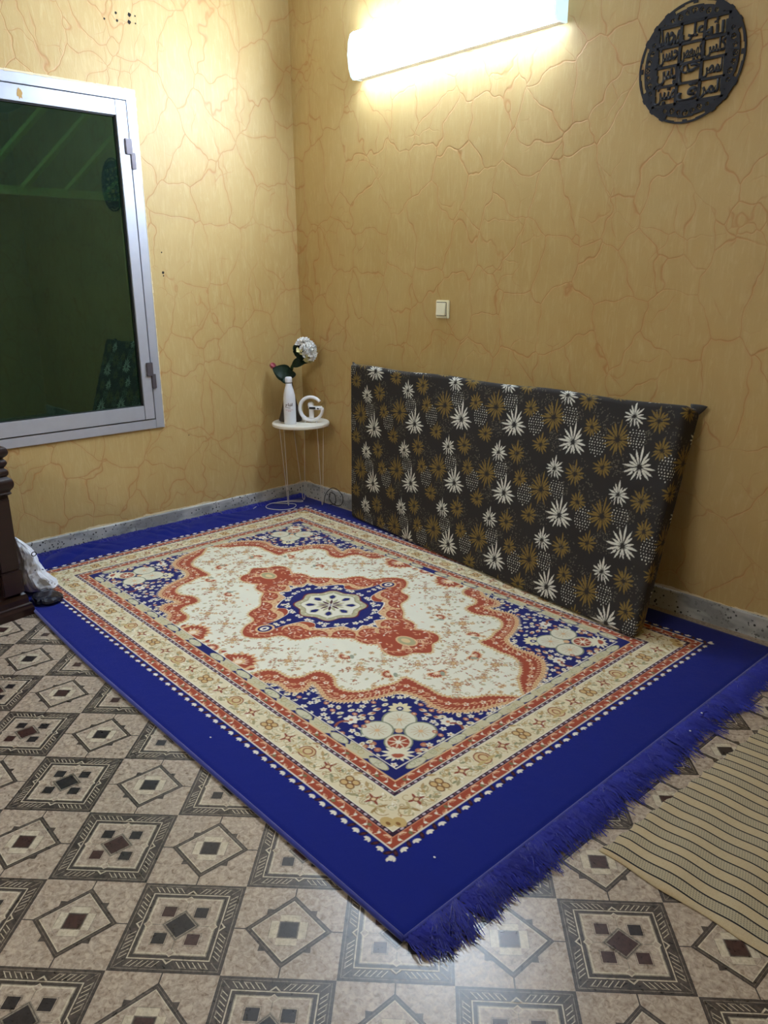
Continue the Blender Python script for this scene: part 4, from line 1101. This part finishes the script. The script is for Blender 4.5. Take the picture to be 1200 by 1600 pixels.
cabchild(frombm('cornice', molded(pr, DP, LN), M['wood'], smooth=False))
bm = bmesh.new(); box(bm, -.029, -.012, -.105, -.030, .205, .500, 0, .003); cabchild(frombm('pilaster', bm, M['wood']))
bm = bmesh.new(); box(bm, -.029, -.004, -.112, -.026, .104, .204, 0, .004); cabchild(frombm('pilaster_foot', bm, M['wood']))
bm = bmesh.new(); box(bm, -.03, -.016, -1.05, -.135, .13, .48, 0, .004); box(bm, -.017, -.010, -1.0, -.185, .18, .43, 0, .005); cabchild(frombm('door', bm, M['wood']))

# ------------------------------------------------------------------ white carrier bag and dark packet beside the cabinet
def lumps(rings, seg=44, amp=.008, seed=1, top=True):
    bm = bmesh.new(); RR = []
    for i, (z, x0, x1, y0, y1) in enumerate(rings):
        cx_, cy_ = (x0 + x1) / 2, (y0 + y1) / 2; ring = []
        for k in range(seg):
            t = 2 * PI * k / seg; c, s = math.cos(t), math.sin(t)
            e = .75; X = math.copysign(abs(c) ** e, c) * (x1 - x0) / 2; Y = math.copysign(abs(s) ** e, s) * (y1 - y0) / 2
            n = noise.noise(Vector((c * 2.2, s * 2.2, z * 22 + seed))) + .5 * abs(noise.noise(Vector((c * 5, s * 5, z * 40 + seed))))
            f = 1 + amp * 14 * n
            ring.append(bm.verts.new((cx_ + X * f, cy_ + Y * f, z + (amp * .6 * noise.noise(Vector((c * 3, s * 3, seed + z))) if 0 < i < len(rings) - 1 else 0))))
        RR.append(ring)
    for A_, B_ in zip(RR, RR[1:]):
        for k in range(seg): bm.faces.new((A_[k], A_[(k + 1) % seg], B_[(k + 1) % seg], B_[k]))
    bm.faces.new(RR[0][::-1]); bm.faces.new(RR[-1]); bmesh.ops.recalc_face_normals(bm, faces=bm.faces[:]); return bm
bag = empty('carrier_bag', (.46, -1.85, .03), 'crumpled white plastic carrier bag on the carpet beside the cabinet', 'plastic bag')
def bchild(o): o.parent = bag; o.matrix_parent_inverse = Matrix.Translation((-.46, 1.85, -.03)); return o
base = [(.030, .40, .53, -1.905, -1.768), (.05, .385, .535, -1.915, -1.772), (.08, .38, .54, -1.92, -1.80), (.112, .38, .54, -1.925, -1.822), (.15, .385, .535, -1.925, -1.832),
        (.19, .39, .53, -1.925, -1.842), (.217, .40, .525, -1.925, -1.856), (.245, .42, .52, -1.925, -1.880), (.27, .44, .51, -1.922, -1.905), (.278, .46, .50, -1.918, -1.910)]
dense = []
for a_, b_ in zip(base, base[1:]):
    for k in range(5): dense.append(tuple(a_[j] + (b_[j] - a_[j]) * k / 5 for j in range(5)))
dense.append(base[-1])
bchild(frombm('sack', lumps(dense, 46, .010, 2), M['bag']))
def mark(s, size, loc, rot, par, m, bold=0, name='print'):
    tm = textmesh(s, size, bold); o = link(name, tm, m); o.matrix_world = Matrix.Translation(loc) @ rot; 
    return o
fr_ = Matrix(((0, 0, 1, 0), (1, 0, 0, 0), (0, 1, 0, 0), (0, 0, 0, 1)))      # text facing +x, reading along +y
for s, size, y, z, a in (('O', .030, -1.866, .198, .15), ('. . .', .030, -1.812, .058, -.6), ('-', .03, -1.845, .125, -.7), ('•', .02, -1.872, .128, 0)):
    o = mark(s, size, (.5425, y, z), fr_ @ Matrix.Rotation(a, 4, 'Z'), None, M['black'], .0006); bchild(o)
pk = frombm('packet', lumps([(.019, .545, .675, -1.912, -1.808), (.024, .540, .68, -1.916, -1.802), (.032, .545, .675, -1.914, -1.806), (.040, .555, .665, -1.91, -1.815), (.043, .58, .64, -1.89, -1.83)], 26, .009, 6), M['navyfilm'])
pivot = Vector((.61, -1.865, .019))
for v in pk.data.vertices: v.co -= pivot
pk.location = pivot; tag(pk, 'glossy dark navy plastic packet between cabinet foot and white bag', 'packet')
bm = bmesh.new()
for a in ((-.02, .02, .012, .016), (-.02, .02, -.016, -.012), (-.02, -.016, -.016, .016), (.016, .02, -.016, .016)): box(bm, *a, .0425, .0445)
frombm('printed_rectangle', bm, M['greymark'], pk)

# ------------------------------------------------------------------ side table with hairpin legs
TX, TY, TZ, TR = .197, -.170, .520, .178 - .004
tb = empty('side_table', (TX, TY, .012), 'small round white side table on wire legs in the corner', 'table')
def tchild(o): o.parent = tb; o.matrix_parent_inverse = Matrix.Translation((-TX, -TY, -.012)); return o
TR = min(TR, TX - .006, -TY - .003)
TR = .169
bm = bmesh.new(); lathe(bm, [(TR - .006, TZ - .020), (TR - .001, TZ - .017), (TR, TZ - .010), (TR, TZ - .004), (TR - .003, TZ)], 64, (TX, TY)); tchild(frombm('tabletop', bm, M['whitemat']))
for foot, t1, t2 in (((.165, -.262), (.150, -.292), (.205, -.300)), ((.128, -.118), (.090, -.150), (.120, -.085)), ((.300, -.108), (.325, -.150), (.290, -.075))):
    bm = bmesh.new()
    p1 = Vector((*t1, TZ - .021)); p2 = Vector((*t2, TZ - .021)); f = Vector((*foot, .016))
    dd = (p2 - p1).normalized() * .006
    tube(bm, [p1, f - dd + Vector((0, 0, .012)), f - dd * .5 + Vector((0, 0, .002)), f + dd * .5 + Vector((0, 0, .002)), f + dd + Vector((0, 0, .012)), p2], .0021, 8)
    box(bm, min(t1[0], t2[0]) - .008, max(t1[0], t2[0]) + .008, min(t1[1], t2[1]) - .008, max(t1[1], t2[1]) + .008, TZ - .0225, TZ - .0195)
    tchild(frombm('leg', bm, M['wire'], smooth=False))
# bottle
BX, BY = .205, -.252
bt = empty('water_bottle', (BX, BY, TZ), 'white steel water bottle with a printed logo on the side table', 'bottle')
bm = bmesh.new(); lathe(bm, [(.030, 0), (.0335, .002), (.035, .006), (.035, .135), (.0345, .150), (.032, .172), (.0275, .195), (.022, .212), (.0185, .224), (.0180, .236)], 48); frombm('flask', bm, M['bottle'], bt, True)
bm = bmesh.new(); lathe(bm, [(.0183, .2365), (.0190, .2370), (.0190, .2395), (.0183, .240)], 40); frombm('seal_ring', bm, M['black'], bt)
bm = bmesh.new(); lathe(bm, [(.0200, .2405), (.0205, .243), (.0203, .262), (.0185, .269), (.014, .2715)], 40); frombm('cap', bm, M['bottle'], bt, True)
def wrap_text(s, size, z, R_, face, bold=0, m=None):
    tm = textmesh(s, size, bold)
    for v in tm.vertices:
        a = face + v.co.x / R_; v.co = Vector(((R_ + .0004) * math.cos(a), (R_ + .0004) * math.sin(a), z + v.co.y))
    o = link('print', tm, m, bt)
fa = math.atan2(-2.862 - BY, 3.818 - BX)
mk = plain('maroon_print', (60, 28, 38), .5); mk2 = plain('pink_print', (176, 92, 108), .5)
wrap_text('\uFE9D\uFE8E\uFE98\uFEE7\u0627', .024, .108, .035, fa - .1, .0006, mk)
wrap_text('intaj', .008, .096, .035, fa - .1, .0002, mk)
wrap_text('MEDIA PRODUCTION', .0046, .084, .035, fa - .05, .0001, mk2); wrap_text('SERVICES', .0046, .077, .035, fa - .05, .0001, mk2)
# vase
VX, VY = .118, -.186
vs_ = empty('vase', (VX, VY, TZ), 'dark grey conical vase behind the white bottle', 'vase')
bm = bmesh.new(); lathe(bm, [(.066, 0), (.070, .003), (.068, .015), (.058, .045), (.046, .090), (.034, .140), (.024, .190), (.019, .235), (.0185, .262), (.021, .270), (.0175, .270), (.0155, .262), (.015, .20)], 48); frombm('vessel', bm, M['vase'], vs_, True)
# camera-facing frame at the vase for placing the stems (right = towards +x+y)
rt = Vector((.70, .71, 0)); fw = Vector((.80, -.59, 0)).normalized(); upv = Vector((0, 0, 1)); VB = Vector((VX, VY, TZ + .25))
def at3(r, u, f=0): return VB + rt * r + upv * u + fw * f
def leafmesh(a, b, w, normal, cup=.3, seg=10):
    bm = bmesh.new(); a, b = Vector(a), Vector(b); d = b - a; n = Vector(normal).normalized(); s = d.cross(n).normalized(); n = s.cross(d).normalized(); rows = []
    for i in range(seg + 1):
        t = i / seg; ww = w * math.sin(PI * min(1, t * .96 + .02)) ** .8 * (1 - .3 * t); c = a + d * t + n * (.18 * d.length * math.sin(PI * t))
        rows.append([bm.verts.new(c + s * ww * q + n * (cup * ww * abs(q) ** 1.5)) for q in (-1, -.6, -.2, 0, .2, .6, 1)])
    for A_, B_ in zip(rows, rows[1:]):
        for k in range(6): bm.faces.new((A_[k], A_[k + 1], B_[k + 1], B_[k]))
    sol = bmesh.ops.solidify(bm, geom=bm.faces[:], thickness=.0007); return bm
def keep(root):
    M0 = Matrix.Translation(-Vector(root.location))
    def f(o): o.parent = root; o.matrix_parent_inverse = M0; return o
    return f
fl1 = empty('white_flower', at3(0, -.03), 'white ruffled artificial bloom leaning right from the vase', 'flower'); k1 = keep(fl1)
stem = catmull([at3(0, -.06), at3(.004, .02), at3(.025, .07), at3(.045, .105), at3(.062, .130)], 5)
bm = bmesh.new(); tube(bm, stem, .0032, 8); k1(frombm('stem', bm, M['leaf'], smooth=True))
bc = at3(.093, .185, .0); ax = (rt * .80 + upv * .60 - fw * -.15).normalized()    # bloom centre and axis
cb = at3(.062, .130)
bm = bmesh.new()        # green calyx
for k in range(6):
    t = 2 * PI * k / 6; s1 = ax.cross(upv).normalized(); s2 = ax.cross(s1).normalized()
    tip = cb + ax * .060 + (s1 * math.cos(t) + s2 * math.sin(t)) * .066
    l = leafmesh(cb - ax * .010, tip, .042, (s1 * math.cos(t) + s2 * math.sin(t)), .2, 6); me_ = bpy.data.meshes.new('x'); l.to_mesh(me_); l.free(); bm.from_mesh(me_); bpy.data.meshes.remove(me_)
k1(frombm('calyx', bm, M['leaf'], smooth=True))
def ruffle(bm, c, n, u, r, R):
    v = n.cross(u).normalized(); u = v.cross(n).normalized(); ring0 = bm.verts.new(c); rows = [[ring0] * 13]
    for j in (1, 2, 3):
        row = []
        for i in range(13):
            t = -1.2 + 2.4 * i / 12; rr = r * j / 3
            row.append(bm.verts.new(c + (u * math.cos(t) + v * math.sin(t)) * rr + n * (rr * (.25 + .22 * math.sin(i * 2.1 + R) * (j / 3)))))
        rows.append(row)
    for A_, B_ in zip(rows, rows[1:]):
        for i in range(12):
            f = [A_[i], A_[i + 1], B_[i + 1], B_[i]] if A_[i] is not A_[i + 1] else [A_[i], B_[i + 1], B_[i]]
            bm.faces.new(f)
R = random.Random(5); s1 = ax.cross(upv).normalized(); s2 = ax.cross(s1).normalized()
bm = bmesh.new(); bmc = bmesh.new()
for k in range(150):
    ph = math.acos(1 - R.random() * .86); th = R.random() * 2 * PI
    n = (ax * math.cos(ph) + (s1 * math.cos(th) + s2 * math.sin(th)) * math.sin(ph)).normalized()
    c = cb + ax * .034 + n * .068 * R.uniform(.80, 1.0)
    u = Vector((R.gauss(0, 1), R.gauss(0, 1), R.gauss(0, 1))); 
    nn_ = (n + u.normalized() * .7).normalized()
    ruffle(bm if ph < 1.26 else bmc, c, nn_, n + u.normalized() * .4, R.uniform(.018, .027), R.random() * 6)
k1(frombm('bloom', bm, M['petal'], smooth=True)); k1(frombm('lower_petals', bmc, M['cream'], smooth=True))
k1(frombm('leaf', leafmesh(at3(.020, .075), at3(.112, .098, .02), .034, upv * .5 + fw, .15), M['leaf'], smooth=True))
k1(frombm('leaf', leafmesh(at3(.010, .055), at3(.060, .100, -.01), .012, upv * .3 + fw, .15), M['leaf2'], smooth=True))
fl2 = empty('pink_bud', at3(0, -.03), 'pink artificial bud in dark leaves spilling left from the vase', 'flower'); k2 = keep(fl2)
bm = bmesh.new(); tube(bm, catmull([at3(-.004, -.06), at3(-.008, .015), at3(-.04, .035), at3(-.075, .068)], 5), .003, 8); k2(frombm('stem', bm, M['leaf2'], smooth=True))
bm = bmesh.new(); b0 = at3(-.075, .062); d_ = (rt * -.75 + upv * .6).normalized()
for k in range(5):
    t = 2 * PI * k / 5; s1_ = d_.cross(fw).normalized(); s2_ = d_.cross(s1_).normalized(); off = (s1_ * math.cos(t) + s2_ * math.sin(t))
    l = leafmesh(b0, b0 + d_ * .040 + off * .008, .013, off, .4, 6); me_ = bpy.data.meshes.new('x'); l.to_mesh(me_); l.free(); bm.from_mesh(me_); bpy.data.meshes.remove(me_)
k2(frombm('bud', bm, M['pink'], smooth=True))
for a, b, w, nm, m in ((at3(.015, .0, .02), at3(-.092, .062, .035), .060, fw + upv * .5, 'leaf'), (at3(.012, .005, .03), at3(-.062, .012, .05), .050, fw + upv * .5, 'leaf'), (at3(.02, .0, .0), at3(.0, .056, .03), .036, fw, 'leaf'),
                      (at3(-.02, .005), at3(-.118, .062, .01), .008, upv, 'leaf2'), (at3(-.02, .005, .01), at3(-.105, .022, .02), .007, upv, 'leaf2'), (at3(-.02, .0, .01), at3(-.10, -.004, .02), .006, upv, 'leaf2'),
                      (at3(0, .01), at3(.030, .062, -.02), .006, fw, 'leaf2'), (at3(0, .0), at3(-.085, .055, -.02), .010, upv, 'leaf'), (at3(-.01, .0), at3(-.02, .07, -.02), .005, fw, 'leaf2')):
    k2(frombm('leaf', leafmesh(a, b, w, nm, .12), M[m], smooth=True))
# G-shaped charging lamp
GXc = Vector((.262, -.140, TZ)); gr = Vector((.80, .60, 0)).normalized(); gf = Vector((.60, -.80, 0))
gl = empty('charging_lamp', GXc, 'white c-shaped charging lamp with a small black display on the side table', 'lamp'); kg = keep(gl)
GC = GXc + upv * .082
bm = bmesh.new(); pts = []
for i in range(41):
    t = math.radians(38 + (362 - 38) * i / 40); pts.append(GC + (gr * math.cos(t) + upv * math.sin(t)) * .068)
rings = []
for i, p_ in enumerate(pts):
    t = math.radians(38 + (362 - 38) * i / 40); o_ = gr * math.cos(t) + upv * math.sin(t); hw, hd = .0085 + .0025 * math.sin(PI * i / 40), .014
    rings.append([bm.verts.new(p_ + o_ * hw * math.cos(z) * 1.0 + gf * hd * math.sin(z)) for z in [2 * PI * q / 14 for q in range(14)]])
for A_, B_ in zip(rings, rings[1:]):
    for q in range(14): bm.faces.new((A_[q], A_[(q + 1) % 14], B_[(q + 1) % 14], B_[q]))
bm.faces.new(rings[0][::-1]); bm.faces.new(rings[-1]); bmesh.ops.recalc_face_normals(bm, faces=bm.faces[:]); kg(frombm('ring_light', bm, M['white'], smooth=True))
def obox(bm, c, hr, hu, hf, bev=.003):
    vs = [bm.verts.new(c + gr * a * hr + upv * b * hu + gf * d * hf) for a in (-1, 1) for b in (-1, 1) for d in (-1, 1)]
    fs = [bm.faces.new([vs[i] for i in q_]) for q_ in ((0, 1, 3, 2), (4, 6, 7, 5), (0, 4, 5, 1), (2, 3, 7, 6), (0, 2, 6, 4), (1, 5, 7, 3))]
    bmesh.ops.recalc_face_normals(bm, faces=fs); bmesh.ops.bevel(bm, geom=list({e for f in fs for e in f.edges}), offset=bev, segments=3, affect='EDGES')
bm = bmesh.new(); obox(bm, GC + gr * .030 + upv * .006 + gf * .004, .044, .011, .014, .008); kg(frombm('control_arm', bm, M['white'], smooth=False))
bm = bmesh.new(); obox(bm, GC + gr * .012 + upv * .006 + gf * .0185, .019, .0065, .001, .0005); kg(frombm('display', bm, M['black']))
bm = bmesh.new(); tube(bm, [GC + gr * .046 + upv * .004 + gf * .017, GC + gr * .046 + upv * .004 + gf * .0205], .005, 16); kg(frombm('button', bm, M['black']))
bm = bmesh.new(); bmesh.ops.create_uvsphere(bm, u_segments=24, v_segments=14, radius=.019, matrix=Matrix.Translation(GC + gr * -.004 + upv * .020 - gf * .012)); kg(frombm('round_speaker', bm, M['white'], smooth=True))
bm = bmesh.new(); tube(bm, [GC + gr * .0 + upv * -.056 - gf * .008, GC + gr * .0 + upv * .008 - gf * .008], .015, 20); kg(frombm('charging_post', bm, M['white']))
for sg in (-1, 1):
    bm = bmesh.new(); tube(bm, [GC + gr * sg * .026 - upv * .066, GXc + gr * sg * .036 + gf * .012 + upv * .002], .0032, 8); kg(frombm('leg', bm, M['white']))
# cables on the carpet
def cable(name, pts, r, m, label):
    c = Vector(pts[0]); bm = bmesh.new(); tube(bm, [Vector(p_) - c for p_ in catmull(pts, 8)], r, 6)
    o = frombm(name, bm, m, smooth=True); o.location = c; tag(o, label, 'cable'); return o
h = .017
cable('cable', [(.075, -.455, h), (.045, -.40, h), (.04, -.33, h), (.11, -.26, h), (.185, -.225, h + .003), (.235, -.28, h), (.215, -.35, h), (.14, -.39, h), (.085, -.37, h), (.07, -.31, h + .004), (.12, -.22, h + .006), (.165, -.165, h + .003), (.135, -.14, h), (.09, -.19, h), (.07, -.28, h + .003)], .0022, M['cablew'], 'thin white cable coiled on the carpet under the side table')
cable('cable', [(.285, -.085, .018), (.275, -.06, .07), (.31, -.045, .11), (.355, -.038, .112), (.40, -.036, .085), (.412, -.04, .045), (.39, -.05, .018), (.34, -.06, .022), (.30, -.055, .05), (.31, -.05, .085), (.345, -.045, .075), (.36, -.055, .03), (.33, -.075, .018)], .0026, M['black'], 'looped black cable against the baseboard behind the side table')
# lint specks on the blue border and one small chip on the tiles
LNT = ((2.802, -1.764), (2.0, -1.89), (2.973, -.832), (2.951, -.711))
for i, (x, y, lb) in enumerate(((LNT[0][0], LNT[0][1], 'tiny white lint speck on the blue border near the front corner'), (LNT[1][0], LNT[1][1], 'tiny white lint speck on the long blue border left of the corner'),
                              (LNT[2][0], LNT[2][1], 'tiny white lint speck on the blue fringe, the nearer of two'), (LNT[3][0], LNT[3][1], 'tiny white lint speck on the blue fringe, the farther of two'))):
    bm = bmesh.new(); bmesh.ops.create_icosphere(bm, subdivisions=1, radius=.0028, matrix=Matrix.Diagonal((1.4, 1, .6, 1))); o = frombm('lint_speck', bm, M['white'])
    o.location = (x, y, .0135 if i < 2 else .021); tag(o, lb, 'lint')
